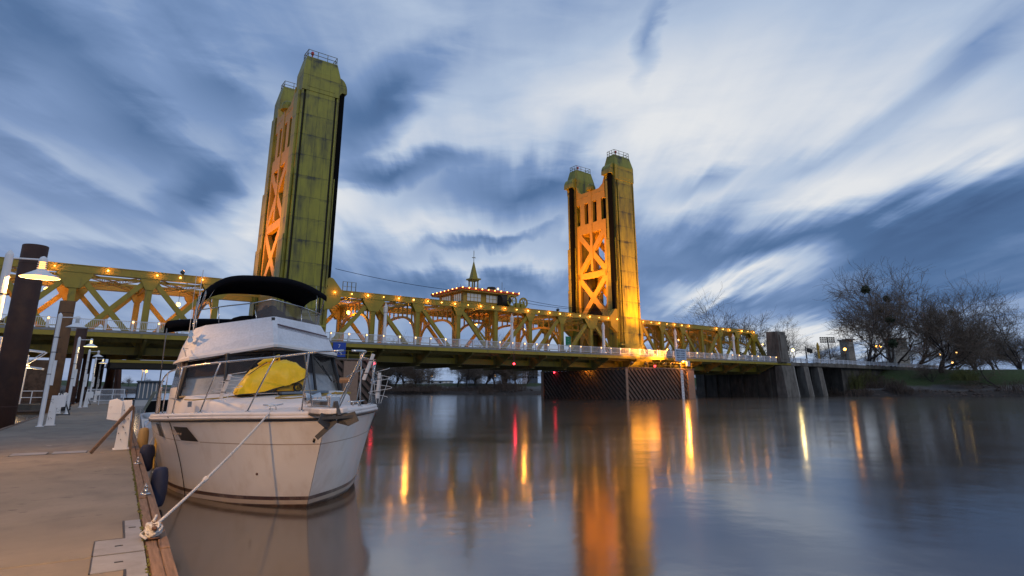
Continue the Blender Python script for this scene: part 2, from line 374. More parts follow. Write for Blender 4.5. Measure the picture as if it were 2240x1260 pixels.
def water_mat():
    m_ = bpy.data.materials.new('river_water'); m_.use_nodes = True; nt = m_.node_tree; N = nt.nodes; L = nt.links
    b = N['Principled BSDF']
    b.inputs['Base Color'].default_value = (0.062, 0.044, 0.028, 1); b.inputs['Roughness'].default_value = 0.15
    b.inputs['IOR'].default_value = 3.1
    tc = N.new('ShaderNodeTexCoord')
    def nz(sc, st, det=4, rot=0):
        mp = N.new('ShaderNodeMapping'); L.new(tc.outputs['Object'], mp.inputs[0]); mp.inputs['Scale'].default_value = st
        mp.inputs['Rotation'].default_value = (0, 0, rot)
        t = N.new('ShaderNodeTexNoise'); L.new(mp.outputs[0], t.inputs['Vector']); t.inputs['Scale'].default_value = sc
        t.inputs['Detail'].default_value = det; t.inputs['Roughness'].default_value = 0.55; return t.outputs[0]
    def mt(op, a, b_, clamp=False):
        x = N.new('ShaderNodeMath'); x.operation = op; x.use_clamp = clamp
        for i, v in enumerate((a, b_)):
            if isinstance(v, (int, float)): x.inputs[i].default_value = v
            else: L.new(v, x.inputs[i])
        return x.outputs[0]
    # smooth long swells plus fine ripple
    h = mt('ADD', mt('MULTIPLY', nz(0.35, (1, 1, 1), 3), 0.5), mt('MULTIPLY', nz(3.2, (1, 1, 1), 3), 0.06))
    bp = N.new('ShaderNodeBump'); bp.inputs['Strength'].default_value = 0.13; bp.inputs['Distance'].default_value = 0.22
    L.new(h, bp.inputs['Height']); L.new(bp.outputs[0], b.inputs['Normal'])
    # drifting foam lines drawn out by the current
    s = nz(0.09, (0.22, 2.6, 1), 4, R(4)); f = mt('MULTIPLY', mt('SUBTRACT', s, 0.60), 6.0, True)
    s2 = nz(0.02, (1, 1, 1), 2); f = mt('MULTIPLY', f, mt('MULTIPLY', mt('SUBTRACT', s2, 0.42), 4.0, True))
    mx = N.new('ShaderNodeMix'); mx.data_type = 'RGBA'; L.new(mt('MULTIPLY', f, 0.55), mx.inputs[0])
    mx.inputs[6].default_value = (0.062, 0.044, 0.028, 1); mx.inputs[7].default_value = (0.42, 0.42, 0.43, 1)
    L.new(mx.outputs[2], b.inputs['Base Color'])
    r = mt('ADD', mt('MULTIPLY', nz(0.12, (1, 3, 1), 3), 0.10), 0.075); L.new(r, b.inputs['Roughness'])
    return m_
def hull_mat():
    m_ = mat('hull_gelcoat', (0.62, 0.55, 0.47), 0.32, coat=0.2)
    nt = m_.node_tree; N = nt.nodes; L = nt.links; b = N['Principled BSDF']
    tc = N.new('ShaderNodeTexCoord'); sep = N.new('ShaderNodeSeparateXYZ'); L.new(tc.outputs['Object'], sep.inputs[0])
    cr = N.new('ShaderNodeValToRGB'); cr.color_ramp.interpolation = 'CONSTANT'
    mr = N.new('ShaderNodeMapRange'); L.new(sep.outputs[2], mr.inputs[0]); mr.inputs[1].default_value = -0.5; mr.inputs[2].default_value = 1.5
    L.new(mr.outputs[0], cr.inputs[0]); e = cr.color_ramp.elements
    def z(v): return (v + 0.5) / 2
    e[0].position = 0; e[0].color = (0.028, 0.018, 0.014, 1); e[1].position = z(0.045); e[1].color = (0.50, 0.43, 0.35, 1)
    for p, c in ((0.115, (0.022, 0.007, 0.009, 1)), (0.175, (0.68, 0.66, 0.635, 1)), (1.018, (0.33, 0.27, 0.22, 1)), (1.034, (0.68, 0.66, 0.635, 1))):
        q = e.new(z(p)); q.color = c
    t = N.new('ShaderNodeTexNoise'); mp = N.new('ShaderNodeMapping'); L.new(tc.outputs['Object'], mp.inputs[0]); mp.inputs['Scale'].default_value = (1.5, 1.5, 0.6)
    L.new(mp.outputs[0], t.inputs[0]); t.inputs['Scale'].default_value = 2.2; t.inputs['Detail'].default_value = 8; t.inputs['Roughness'].default_value = 0.65
    m2 = N.new('ShaderNodeMapRange'); L.new(t.outputs[0], m2.inputs[0]); m2.inputs[1].default_value = 0.5; m2.inputs[2].default_value = 0.75; m2.inputs[4].default_value = 0.45
    mx = N.new('ShaderNodeMix'); mx.data_type = 'RGBA'; L.new(m2.outputs[0], mx.inputs[0]); L.new(cr.outputs[0], mx.inputs[6]); mx.inputs[7].default_value = (0.47, 0.40, 0.33, 1)
    # scum line above the water
    m3 = N.new('ShaderNodeMapRange'); L.new(sep.outputs[2], m3.inputs[0]); m3.inputs[1].default_value = 0.6; m3.inputs[2].default_value = 0.1; m3.inputs[4].default_value = 0.45
    t2 = N.new('ShaderNodeTexNoise'); L.new(tc.outputs['Object'], t2.inputs[0]); t2.inputs['Scale'].default_value = 5; t2.inputs['Detail'].default_value = 6
    mm = N.new('ShaderNodeMath'); mm.operation = 'MULTIPLY'; L.new(m3.outputs[0], mm.inputs[0]); L.new(t2.outputs[0], mm.inputs[1])
    mx2 = N.new('ShaderNodeMix'); mx2.data_type = 'RGBA'; L.new(mm.outputs[0], mx2.inputs[0]); L.new(mx.outputs[2], mx2.inputs[6]); mx2.inputs[7].default_value = (0.22, 0.12, 0.07, 1)
    L.new(mx2.outputs[2], b.inputs['Base Color'])
    return m_
def deck_mat(): # dock concrete: brushed, spotted
    m_ = mat('dock_concrete', (0.185, 0.158, 0.124), 0.8, var=0.20, vscale=0.7, dark=(0.10, 0.085, 0.075), dscale=1.6, dstretch=(1, 0.6, 1), damt=0.75, dlo=0.50, dhi=0.75)
    nt = m_.node_tree; N = nt.nodes; L = nt.links; b = N['Principled BSDF']
    src = b.inputs['Base Color'].links[0].from_socket
    tc = N.new('ShaderNodeTexCoord')
    mp = N.new('ShaderNodeMapping'); L.new(tc.outputs['Object'], mp.inputs[0]); mp.inputs['Scale'].default_value = (1.6, 4.0, 1)
    v = N.new('ShaderNodeTexNoise'); L.new(mp.outputs[0], v.inputs[0]); v.inputs['Scale'].default_value = 2.6; v.inputs['Detail'].default_value = 2
    mr = N.new('ShaderNodeMapRange'); L.new(v.outputs[0], mr.inputs[0]); mr.inputs[1].default_value = 0.685; mr.inputs[2].default_value = 0.72; mr.inputs[4].default_value = 0.8
    mx = N.new('ShaderNodeMix'); mx.data_type = 'RGBA'; L.new(mr.outputs[0], mx.inputs[0]); L.new(src, mx.inputs[6]); mx.inputs[7].default_value = (0.05, 0.04, 0.035, 1)
    v2 = N.new('ShaderNodeTexVoronoi'); mp2 = N.new('ShaderNodeMapping'); L.new(tc.outputs['Object'], mp2.inputs[0]); mp2.inputs['Scale'].default_value = (1, 1.6, 1); mp2.inputs['Location'].default_value = (0.3, 0.2, 0)
    L.new(mp2.outputs[0], v2.inputs[0]); v2.inputs['Scale'].default_value = 0.62
    mr2 = N.new('ShaderNodeMapRange'); L.new(v2.outputs['Distance'], mr2.inputs[0]); mr2.inputs[1].default_value = 0.045; mr2.inputs[2].default_value = 0.035; mr2.inputs[4].default_value = 0.8
    mx2 = N.new('ShaderNodeMix'); mx2.data_type = 'RGBA'; L.new(mr2.outputs[0], mx2.inputs[0]); L.new(mx.outputs[2], mx2.inputs[6]); mx2.inputs[7].default_value = (0.5, 0.49, 0.47, 1)
    L.new(mx2.outputs[2], b.inputs['Base Color'])
    w = N.new('ShaderNodeTexNoise'); mp3 = N.new('ShaderNodeMapping'); L.new(tc.outputs['Object'], mp3.inputs[0]); mp3.inputs['Scale'].default_value = (3, 60, 1); L.new(mp3.outputs[0], w.inputs[0]); w.inputs['Scale'].default_value = 3
    bp = N.new('ShaderNodeBump'); bp.inputs['Strength'].default_value = 0.35; bp.inputs['Distance'].default_value = 0.006; L.new(w.outputs[0], bp.inputs['Height']); L.new(bp.outputs[0], b.inputs['Normal'])
    return m_
def timber_mat():
    m_ = mat('dock_timber', (0.17, 0.105, 0.068), 0.85, var=0.35, vscale=4, vstretch=(12, 0.6, 4), dark=(0.05, 0.03, 0.02), dscale=3, dstretch=(10, 0.5, 3), damt=0.8, dlo=0.52, dhi=0.7, bump=0.4, bscale=20)
    return m_
M['water'] = water_mat(); M['hull'] = hull_mat(); M['dockc'] = deck_mat(); M['timber'] = timber_mat()
def ground_mat():
    m_ = mat('bank_soil', (0.05, 0.04, 0.03), 0.95)
    nt = m_.node_tree; N = nt.nodes; L = nt.links; b = N['Principled BSDF']
    tc = N.new('ShaderNodeTexCoord'); sep = N.new('ShaderNodeSeparateXYZ'); L.new(tc.outputs['Object'], sep.inputs[0])
    t = N.new('ShaderNodeTexNoise'); L.new(tc.outputs['Object'], t.inputs[0]); t.inputs['Scale'].default_value = 0.25; t.inputs['Detail'].default_value = 6
    ad = N.new('ShaderNodeMath'); ad.operation = 'MULTIPLY_ADD'; L.new(t.outputs[0], ad.inputs[0]); ad.inputs[1].default_value = 1.6; L.new(sep.outputs[2], ad.inputs[2])
    cr = N.new('ShaderNodeValToRGB'); mr = N.new('ShaderNodeMapRange'); L.new(ad.outputs[0], mr.inputs[0]); mr.inputs[1].default_value = 0; mr.inputs[2].default_value = 10
    L.new(mr.outputs[0], cr.inputs[0]); e = cr.color_ramp.elements
    e[0].position = 0.0; e[0].color = (0.025, 0.020, 0.017, 1); e[1].position = 1.0; e[1].color = (0.045, 0.055, 0.022, 1)
    for p, c in ((0.19, (0.05, 0.038, 0.030, 1)), (0.27, (0.13, 0.12, 0.115, 1)), (0.315, (0.12, 0.11, 0.10, 1)), (0.36, (0.042, 0.065, 0.016, 1)), (0.6, (0.055, 0.085, 0.02, 1))):
        q = e.new(p); q.color = c
    t2 = N.new('ShaderNodeTexNoise'); L.new(tc.outputs['Object'], t2.inputs[0]); t2.inputs['Scale'].default_value = 2.5; t2.inputs['Detail'].default_value = 6
    mx = N.new('ShaderNodeMix'); mx.data_type = 'RGBA'; mx.blend_type = 'MULTIPLY'; mx.inputs[0].default_value = 0.8; L.new(cr.outputs[0], mx.inputs[6]); L.new(t2.outputs[0], mx.inputs[7])
    sc = N.new('ShaderNodeMix'); sc.data_type = 'RGBA'; sc.blend_type = 'ADD'; sc.inputs[0].default_value = 0.35; L.new(mx.outputs[2], sc.inputs[6]); L.new(cr.outputs[0], sc.inputs[7])
    L.new(sc.outputs[2], b.inputs['Base Color'])
    bp = N.new('ShaderNodeBump'); bp.inputs['Strength'].default_value = 0.8; bp.inputs['Distance'].default_value = 0.4; L.new(t2.outputs[0], bp.inputs['Height']); L.new(bp.outputs[0], b.inputs['Normal'])
    return m_
M['ground'] = ground_mat()
M['rock'] = mat('rubble', (0.075, 0.055, 0.045), 0.95, var=0.4, vscale=0.6, bump=0.4)

def point(parent, loc, energy, col, r=0.1, fr=None):
    l = bpy.data.lights.new('glow', 'POINT'); l.energy = energy; l.color = col; l.shadow_soft_size = r
    o = bpy.data.objects.new('glow', l); C.objects.link(o); o.parent = parent
    o0 = ORG.get(parent.name, Vector((0, 0, 0))); o.location = Vector(loc) - o0
    return o
def spot(parent, loc, target, energy, col, size=70, blend=0.6, r=0.2):
    l = bpy.data.lights.new('flood_beam', 'SPOT'); l.energy = energy; l.color = col; l.shadow_soft_size = r
    l.spot_size = R(size); l.spot_blend = blend
    o = bpy.data.objects.new('flood_beam', l); C.objects.link(o); o.parent = parent
    o0 = ORG.get(parent.name, Vector((0, 0, 0))); o.location = Vector(loc) - o0
    o.rotation_euler = (Vector(target) - Vector(loc)).to_track_quat('-Z', 'Y').to_euler()
    return o
def text(parent, s, size, m_, loc, rot, name='lettering', ext=0.01, align='CENTER'):
    cu = bpy.data.curves.new(name, 'FONT'); cu.body = s; cu.size = size; cu.extrude = ext; cu.align_x = align; cu.align_y = 'CENTER'
    tmp = bpy.data.objects.new('tmp', cu); C.objects.link(tmp); bpy.context.view_layer.update()
    me = bpy.data.meshes.new_from_object(tmp.evaluated_get(bpy.context.evaluated_depsgraph_get())); bpy.data.objects.remove(tmp)
    me.materials.clear(); me.materials.append(m_)
    o = bpy.data.objects.new(name, me); C.objects.link(o); o.parent = parent; o.location = Vector(loc) - ORG.get(parent.name, Vector((0, 0, 0))); o.rotation_euler = rot
    return o
SOD = (1.0, 0.35, 0.03)
# ------------------------------------------------------------------ water and banks
mb = MB(); mb.box(-3000, 3000, -400, 5000, -6, 0)
tag(mb.build('water', M['water']), kind='structure')
def bank(line, name, width, prof, step=6.0, seed=1, jit=0.8):
    rnd = random.Random(seed); pts = []
    for i in range(len(line) - 1):
        a, b = Vector(line[i]), Vector(line[i+1]); n = max(1, int((b - a).length / step))
        for k in range(n): pts.append(a.lerp(b, k / n))
    pts.append(Vector(line[-1])); rows = []
    for i, p in enumerate(pts):
        d = (pts[min(i+1, len(pts)-1)] - pts[max(i-1, 0)]).normalized(); nrm = Vector((-d.y, d.x)) * width
        j = rnd.uniform(-jit, jit); q_ = max(0, min(1, (p.x - 10)/80)) if name == 'riverbank' else 1; rows.append([(p.x + nrm.x*(o + j), p.y + nrm.y*(o + j), (z if z < 1 else 1 + (z - 1)*(.42 + .58*q_)) + (rnd.uniform(-.25, .25) if 0 < o < 60 else 0)) for o, z in prof])
    mb = MB(); mb.strip(rows); o = mb.build(name, M['ground'], smooth=True); return tag(o, kind='structure')
RB = [(150,-80),(138,60),(127,115),(119,140),(101,146),(86,153),(78,161),(70,168),(50,175),(4,184),(-40,206),(-80,252),(-160,380),(-330,640)]
bank(RB, 'riverbank', -1, [(-6,-1.2),(-1,-.2),(1.2,.7),(3.2,1.3),(6.5,1.75),(9.5,1.85),(12,2.6),(19,5.4),(24,6.6),(32,6.9),(90,7.0),(1500,7.0)], seed=3)
LB = [(-330,640),(-210,380),(-150,250),(-118,170),(-98,120),(-80,60),(-62,10),(-40,-60)]
bank([LB[i] for i in range(len(LB))], 'city_riverbank', -1, [(-5,-1.2),(0,.3),(3,1.6),(8,3.2),(16,4.4),(40,4.6),(1200,5.0)], seed=5)
# rubble and brush along the bank: nobody could count it
def lerp_line(line, t):
    tot = [ (Vector(line[i+1])-Vector(line[i])).length for i in range(len(line)-1)]; s = t*sum(tot)
    for i, l in enumerate(tot):
        if s <= l: 
            a, b = Vector(line[i]), Vector(line[i+1]); d = (b-a).normalized(); return a.lerp(b, s/l), Vector((d.y, -d.x))
        s -= l
    a, b = Vector(line[-2]), Vector(line[-1]); d = (b-a).normalized(); return b, Vector((d.y, -d.x))
rnd = random.Random(11)
mb = MB()
for i in range(1500):
    p, n = lerp_line(RB[1:12], rnd.random()); o = rnd.uniform(-0.3, 3.4); q = p + n*o; r = rnd.uniform(.15, .5)
    z = max(0, o)*0.42
    mb.lathe((q.x, q.y, z), [(r*.5, -r*.6), (r, -.1*r), (r*.9, r*.35), (r*.35, r*.6)], 5, Matrix.Rotation(rnd.uniform(-.5,.5), 3, 'X') @ Matrix.Rotation(rnd.random()*6, 3, 'Z'))
tag(mb.build('riprap', M['rock']), label='brown rubble stones along the foot of the wooded bank', cat='rubble', kind='stuff')
def brush(name, label, m_, spots, seed):
    rnd = random.Random(seed); mb = MB()
    for (x, y, z, r, h, n) in spots:
        for i in range(n):
            a = rnd.random()*6.283; rr = r*math.sqrt(rnd.random()); bx = x + math.cos(a)*rr; by = y + math.sin(a)*rr
            hh = h*(1 - .6*(rr/r)**2)*rnd.uniform(.5, 1.1); lx, ly = rnd.uniform(-.45, .45)*hh, rnd.uniform(-.45, .45)*hh
            w = rnd.uniform(.03, .07)
            p0 = Vector((bx, by, z - .3)); p1 = Vector((bx + lx*.4, by + ly*.4, z + hh*.55)); p2 = Vector((bx + lx, by + ly, z + hh))
            mb.tube([p0, p1, p2], [w, w*.7, w*.3], 3, caps=False)
            for k in range(3):
                t = rnd.uniform(.3, 1); q = p0.lerp(p2, t); e = q + Vector((rnd.uniform(-1, 1), rnd.uniform(-1, 1), rnd.uniform(.1, .9)))*hh*.28
                mb.tube([q, e], [w*.5, w*.25], 3, caps=False)
    return tag(mb.build(name, m_), label=label, cat='undergrowth', kind='stuff')
sp = []
rnd = random.Random(4)
for i in range(46):
    t = rnd.uniform(.22, .93); p, n = lerp_line(RB[1:12], t); o = rnd.uniform(1, 6); q = p + n*o
    sp.append((q.x, q.y, .35*o, rnd.uniform(2, 4.5), rnd.uniform(1.5, 4.0), 120))
p_ = rayp(1900, 850, 163); sp += [(p_.x - 3, p_.y, 1.2, 6, 5.0, 500), (p_.x + 3, p_.y + 1, 1.5, 6, 4.0, 500)]
brush('brushwood', 'leafless brown brush and bramble along the water edge', M['shrub'], sp, 6)
sp = [(rayp(1850, 812, 160).x, 160, 1.8, 4, 5.0, 450), (rayp(1868, 812, 165).x, 165, 3.0, 5, 5.0, 500), (rayp(1915, 812, 172).x, 172, 3.8, 5, 4.2, 400), (rayp(2110, 830, 150).x, 150, 4.0, 3, 2.8, 250)]
brush('green_brush', 'yellow green leafy shrubs beside the end of the bridge deck', M['shrubg'], sp, 8)

# ------------------------------------------------------------------ the bridge (frame B: x along, y away from the camera)
W0, W1 = 0.35, 13.25; YE0, YE1 = -4.5, 18.1; YC = 6.8
CT, CB = 15.1, 14.3      # top chord
BT, BB = 6.35, 5.55
DZ = 7.82                # sidewalk top
def arch_plate(mb, x, th, y0, y1, zt, zs, zc, n=16, foot=0.35):
    """arched sway frame: top bar, arch rib, posts between"""
    ym = (y0 + y1)/2; hw = (y1 - y0)/2
    def az(y): 
        t = max(-1, min(1, (y - ym)/(hw - foot))); return zs + (zc - zs)*(1 - abs(t)**2.6)**0.55
    pts = [(x, y0 + foot*.6 + (y1 - y0 - 1.2*foot)*i/(2*n), 0) for i in range(2*n + 1)]
    prev = None
    for (xx, y, _) in pts:
        c = Vector((x, y, az(y)))
        if prev is not None: mb.beam(prev, c, .34, .34, up=(1, 0, 0))
        prev = c
    mb.box(x - th/2, x + th/2, y0, y1, zt - .42, zt)
    for k in range(1, 8):
        y = y0 + (y1 - y0)*k/8
        mb.box(x - .09, x + .09, y - .11, y + .11, az(y), zt - .42)
    for s_, ye in ((1, y0), (-1, y1)):   # haunches
        ya = ye + s_*.3
        poly = [(ya, zs + .2), (ya, zt - .45), (ya + s_*2.3, zt - .45), (ya + s_*1.15, zt - .95), (ya + s_*.55, zt - 2.0)]
        mb.prism(poly, x - .07, x + .07, 'x')
def lattice(mb, p, q, w=.42, n=None, t=.035, up=(0, 0, 1)):
    p = Vector(p); q = Vector(q); d = (q - p); L = d.length; d.normalize(); u = Vector(up); a = u*w/2
    mb.beam(p + a, q + a, .22, .06, up); mb.beam(p - a, q - a, .22, .06, up)
    n = n or int(L/(w*1.15)); 
    for i in range(n):
        c0 = p + d*(L*i/n); c1 = p + d*(L*(i+1)/n)
        mb.beam(c0 - a, c1 + a, .05, t, up); mb.beam(c0 + a, c1 - a, .05, t, up)
def span(name, label, x0, x1, nodes, kind, bulbs, railx, off_b=(), off_r=(), lamps=()):
    t = thing(name, label, 'bridge span', 'B', (nodes[0], 0, 0))
    m1, m2 = M['olive'], M['gold']
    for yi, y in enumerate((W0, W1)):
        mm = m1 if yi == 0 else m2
        b = MB()
        b.box(x0 if kind != 'right' else nodes[0], nodes[-1] if kind == 'right' else x1, y - .32, y + .32, CB, CT)
        for e in (CT, CB): b.box((x0 if kind != 'right' else nodes[0]) , (nodes[-1] if kind == 'right' else x1), y - .40, y + .40, e - .035, e + .035)
        b.build('top_chord', mm, t)
        b = MB(); b.box(x0, x1, y - .3, y + .3, BB, BT); b.box(x0, x1, y - .36, y + .36, BB - .04, BB + .02); b.build('bottom_chord', mm, t)
        for i, x in enumerate(nodes):
            b = MB(); w = .62 if i not in (0, len(nodes) - 1) or kind != 'lift' else .95
            b.box(x - w/2, x + w/2, y - .22, y + .22, BT - .3, CB); b.box(x - w/2 - .03, x - w/2 + .06, y - .27, y + .27, BT, CB - .1); b.box(x + w/2 - .06, x + w/2 + .03, y - .27, y + .27, BT, CB - .1)
            b.build('vertical_post', mm, t)
    # diagonals and gussets
    if kind == 'lift':
        N_ = len(nodes) - 1; dg = [(1, 0), (1, 2), (2, 3), (3, 4), (5, 4), (6, 5), (7, 6), (7, 8)]; major = (1, 7); minor = (2, 3, 5, 6)
    elif kind == 'left':
        dg = []; major = tuple(range(0, len(nodes), 2)); minor = tuple(range(1, len(nodes), 2))
        for i in range(len(nodes) - 1):
            dg += [(i, i + 1), (i + 1, i)]
    else:
        N_ = len(nodes) - 1; dg = [(0, 1), (1, 2), (2, 3), (4, 3), (5, 4), (6, 5)]; major = (6,); minor = (1, 2, 4, 5)
    for yi, y in enumerate((W0, W1)):
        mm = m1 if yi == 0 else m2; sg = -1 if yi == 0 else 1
        for di, (a, c) in enumerate(dg):
            b = MB(); o_ = .03*((di % 2)) if kind == 'left' else 0
            b.beam((nodes[a], y + o_, CB + .15), (nodes[c], y + o_, BT - .1), .34 - o_, .58, up=(1, 0, 0)) if False else b.beam((nodes[a], y + o_, CB + .15), (nodes[c], y + o_, BT - .1), .36, .56)
            b.build('diagonal', mm, t)
        for i in major + minor:
            x = nodes[i]; b = MB(); w = 1.75 if i in major else 1.05; h = 1.75 if i in major else 1.35
            for yy in (y - .31, y + .31):
                b.prism([(x - w, CB + .1), (x + w, CB + .1), (x + w*.92, CB - .35), (x + w*.38, CB - h), (x - w*.38, CB - h), (x - w*.92, CB - .35)], yy - .025, yy + .025, 'y')
            b.build('gusset_plate', mm, t)
        if kind == 'right':   # inclined end post
            b = MB(); b.beam((nodes[-1] - .1, y, CT - .42), (x1 - .2, y, DZ - 1.6), .62, .8); b.build('end_post', mm, t)
            bl = MB(); bl.ball(((nodes[-1]+x1)/2 - .4, y - .5, 12.0), .14); bl.build('bulb', M['bulb'], t)
    # sway frames
    for i, x in enumerate(nodes):
        if kind == 'lift' and i in (0, len(nodes) - 1): continue
        if kind == 'left' and i % 2 == 1:
            b = MB(); lattice(b, (x, W0, CB - .1), (x, W1, CB - .1), .7); b.build('lattice_strut', m2, t); continue
        b = MB(); arch_plate(b, x, .4, W0 + .2, W1 - .2, CB + .45, 9.6, 12.75); b.build('sway_frame', m2, t)
    # lateral bracing
    for i in range(len(nodes) - 1):
        a, c = nodes[i], nodes[i+1]; b = MB(); z = CB + .12
        if kind == 'left':
            lattice(b, (a, W0, z), (c, W1, z), .45); lattice(b, (a, W1, z - .12), (c, W0, z - .12), .45)
        else:
            ym = (W0 + W1)/2; xm = (a + c)/2
            lattice(b, (a, W0, z), (xm, ym, z), .32); lattice(b, (a, W1, z), (xm, ym, z), .32); lattice(b, (xm, ym, z - .02), (c, W0, z - .02), .32); lattice(b, (xm, ym, z - .02), (c, W1, z - .02), .32)
            b.box(xm - .2, xm + .2, W0 + .35, W1 - .35, z - .25, z + .02)
        b.build('lateral_bracing', m2, t)
    b = MB()
    for y in (YC - 2.2, YC + 2.2): b.box(x0, min(x1, nodes[-1]) if kind == 'right' else x1, y - .12, y + .12, CB + .12, CB + .42)
    b.build('roof_stringer', m2, t)
    # deck: the walkways run on past the tower legs
    if kind == 'right': x0 = 85.95
    if kind == 'left': x1 = 27.35
    b = MB(); b.box(x0, x1, .9, 12.7, 7.25, 7.62); b.build('roadway', M['slab'], t)
    for y0, y1 in ((YE0, 0.0), (13.6, YE1)):
        b = MB(); b.box(x0, x1, y0, y1, 7.56, DZ); b.build('sidewalk', M['slab'], t)
    for y in (YE0 + .12, YE1 - .12):
        b = MB(); b.box(x0, x1, y - .09, y + .09, 7.14, 7.555)
        b.box(x0, x1, y - .16, y + .16, 7.08, 7.14)
        xx = x0 + 1.2
        while xx < x1: b.box(xx - .03, xx + .03, y - .12, y + .12, 7.15, 7.55); xx += 3.6
        b.build('fascia_beam', M['olive'], t)
    for i, x in enumerate(nodes):
        b = MB(); b.prism([(YE0 + .4, 7.1), (YE1 - .4, 7.1), (YE1 - .4, 6.8), (W1 + .7, 5.15), (W0 - .7, 5.15), (YE0 + .4, 6.8)], x - .14, x + .14, 'x')
        b.box(x - .32, x + .32, W0 - .9, W1 + .9, 5.05, 5.15)
        b.box(x - .55, x + .55, W0 - .36, W0 - .33, 5.5, 7.0)
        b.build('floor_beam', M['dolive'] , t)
    b = MB()
    for k in range(7): y = 1.4 + k*1.8; b.box(x0, x1, y - .1, y + .1, 6.4, 7.25)
    for y in (-2.2,): b.box(x0, x1, y - .08, y + .08, 6.75, 7.5)
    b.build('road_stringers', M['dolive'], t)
    # railings
    b = MB(); 
    b.box(x0, x1, YE0 + .08, YE0 + .17, DZ + .98, DZ + 1.05); b.box(x0, x1, YE0 + .09, YE0 + .16, DZ + .12, DZ + .17)
    xx = x0
    while xx < x1: b.box(xx, xx + .035, YE0 + .105, YE0 + .145, DZ + .17, DZ + .98); xx += .17
    b.build('railing', M['wrail'], t)
    b = MB(); b.box(x0, x1, YE1 - .17, YE1 - .08, DZ + .98, DZ + 1.05); b.box(x0, x1, YE1 - .16, YE1 - .09, DZ + .12, DZ + .17)
    xx = x0
    while xx < x1: b.box(xx, xx + .1, YE1 - .2, YE1 - .05, DZ, DZ + 1.0); xx += 2.42
    b.build('railing', M['wrail'], t)
    b = MB()   # inner kerb guard seen through the railing
    for y in (-.35,): b.box(x0, x1, y - .05, y + .05, DZ + .55, DZ + .63); 
    xx = x0 + .6
    while xx < x1: b.box(xx - .06, xx + .06, -.42, -.28, DZ, DZ + .55); xx += 3.6
    b.build('kerb_guard', M['olive'], t)
    for i in range(railx[1]):
        x = railx[0] + 2.42*i
        if x > x1 - .1: break
        b = MB(); b.box(x - .11, x + .11, YE0 - .02, YE0 + .24, DZ - .02, DZ + 1.12); o = b.build('rail_post', M['wrail'], t)
        if i not in off_r:
            l = MB(); l.ball((x, YE0 - .08, DZ + .92), .07 + .015*((i*5) % 3 - 1), 6, 5); l.build('rail_lamp', M['bulbw'], o)
    for i in range(bulbs[1]):
        x = bulbs[0] + 2.42*i
        if x > x1 or (kind == 'right' and x > nodes[-1] + .3): break
        if i in off_b: continue
        l = MB(); l.ball((x, W0 - .52, CB + .42), .085 + .02*((i*7) % 3 - 1), 7, 5); ob = l.build('bulb', M['bulb'], t); point(t, (x, W0 - .75, CB + .42), 26, SOD, .1) if i % 2 == 0 else None
    for (x, y, z) in lamps:
        l = MB(); l.ball((x, y, z), .26, 8, 6); o = l.build('roadway_lamp', M['bulb'], t); point(t, (x, y, z - .5), 420, SOD, .2)
        l = MB(); l.box(x - .025, x + .025, y - .025, y + .025, z + .2, CB); l.build('lamp_rod', M['dark'], o)
    return t
LN = [27.9 + 7.18*i for i in range(9)]
lift = span('lift_span', 'movable truss span between the two towers with rows of bulbs', 27.4, 85.9, LN, 'lift', (29.2, 24), (27.5, 24), (), (8, 9, 10, 16, 19), lamps=[(44.6, YC, 12.2), (67.5, YC, 12.2), (34.0, YC, 13.0), (57, YC, 12.6)])
AL = [-57.6 + 7.2*i for i in range(11)]
apl = span('approach_span', 'truss span left of the near tower crossed by X shaped diagonals', -62, 21.6, AL, 'left', (-60, 34), (-62, 34), (19, 22, 25, 27), tuple(range(0, 25)) + (27, 30), lamps=[(-2.5, YC + 3, 13.4), (11.5, YC + 2, 12.6), (-14, YC, 13.2)])
AR = [92.0, 98.2, 104.8, 111.4, 118.0, 124.6, 131.2]
apr = span('approach_span', 'truss span beyond the far tower ending in a sloped post', 91.6, 138, AR, 'right', (92.2, 17), (85.9, 22), (7, 8, 9, 13), (4, 6, 8, 10, 11, 14, 17), lamps=[(112, YC, 12.6), (98, YC, 12.8)])
# raised ears at the lift span ends with small landing rails
for x, s_ in ((28.4, 1), (84.9, -1)):
    for y in (W0, W1):
        b = MB(); poly = [(x - s_*1.1, CB - .2), (x - s_*1.1, CT + .2), (x - s_*.2, CT + .25)]
        for k in range(7): a = math.pi - math.pi*k/6*.75; poly.append((x + s_*(.15 - .0) + s_*.6*math.cos(a), CT + 1.0 + .65*math.sin(a)))
        poly += [(x + s_*1.9, CT - .1), (x + s_*1.6, CB - .9), (x + s_*.3, CB - 1.9), (x - s_*.4, CB - 1.9)]
        b.prism(poly, y - .38, y + .38, 'y'); b.box(min(x - s_*1.5, x - s_*.4), max(x - s_*1.5, x - s_*.4), y - .45, y + .45, CT - .5, CT + .05)
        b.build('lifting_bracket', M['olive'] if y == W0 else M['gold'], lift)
    b = MB(); xa, xb = x + s_*1.9, x + s_*3.8
    for k in range(4):
        xx = xa + (xb - xa)*k/3; b.box(xx - .04, xx + .04, W0 - .4, W0 - .32, CT, CT + 1.3)
    for zz in (.65, 1.3): b.box(min(xa, xb), max(xa, xb), W0 - .39, W0 - .33, CT + zz - .04, CT + zz)
    b.build('landing_rail', M['dolive'], lift)
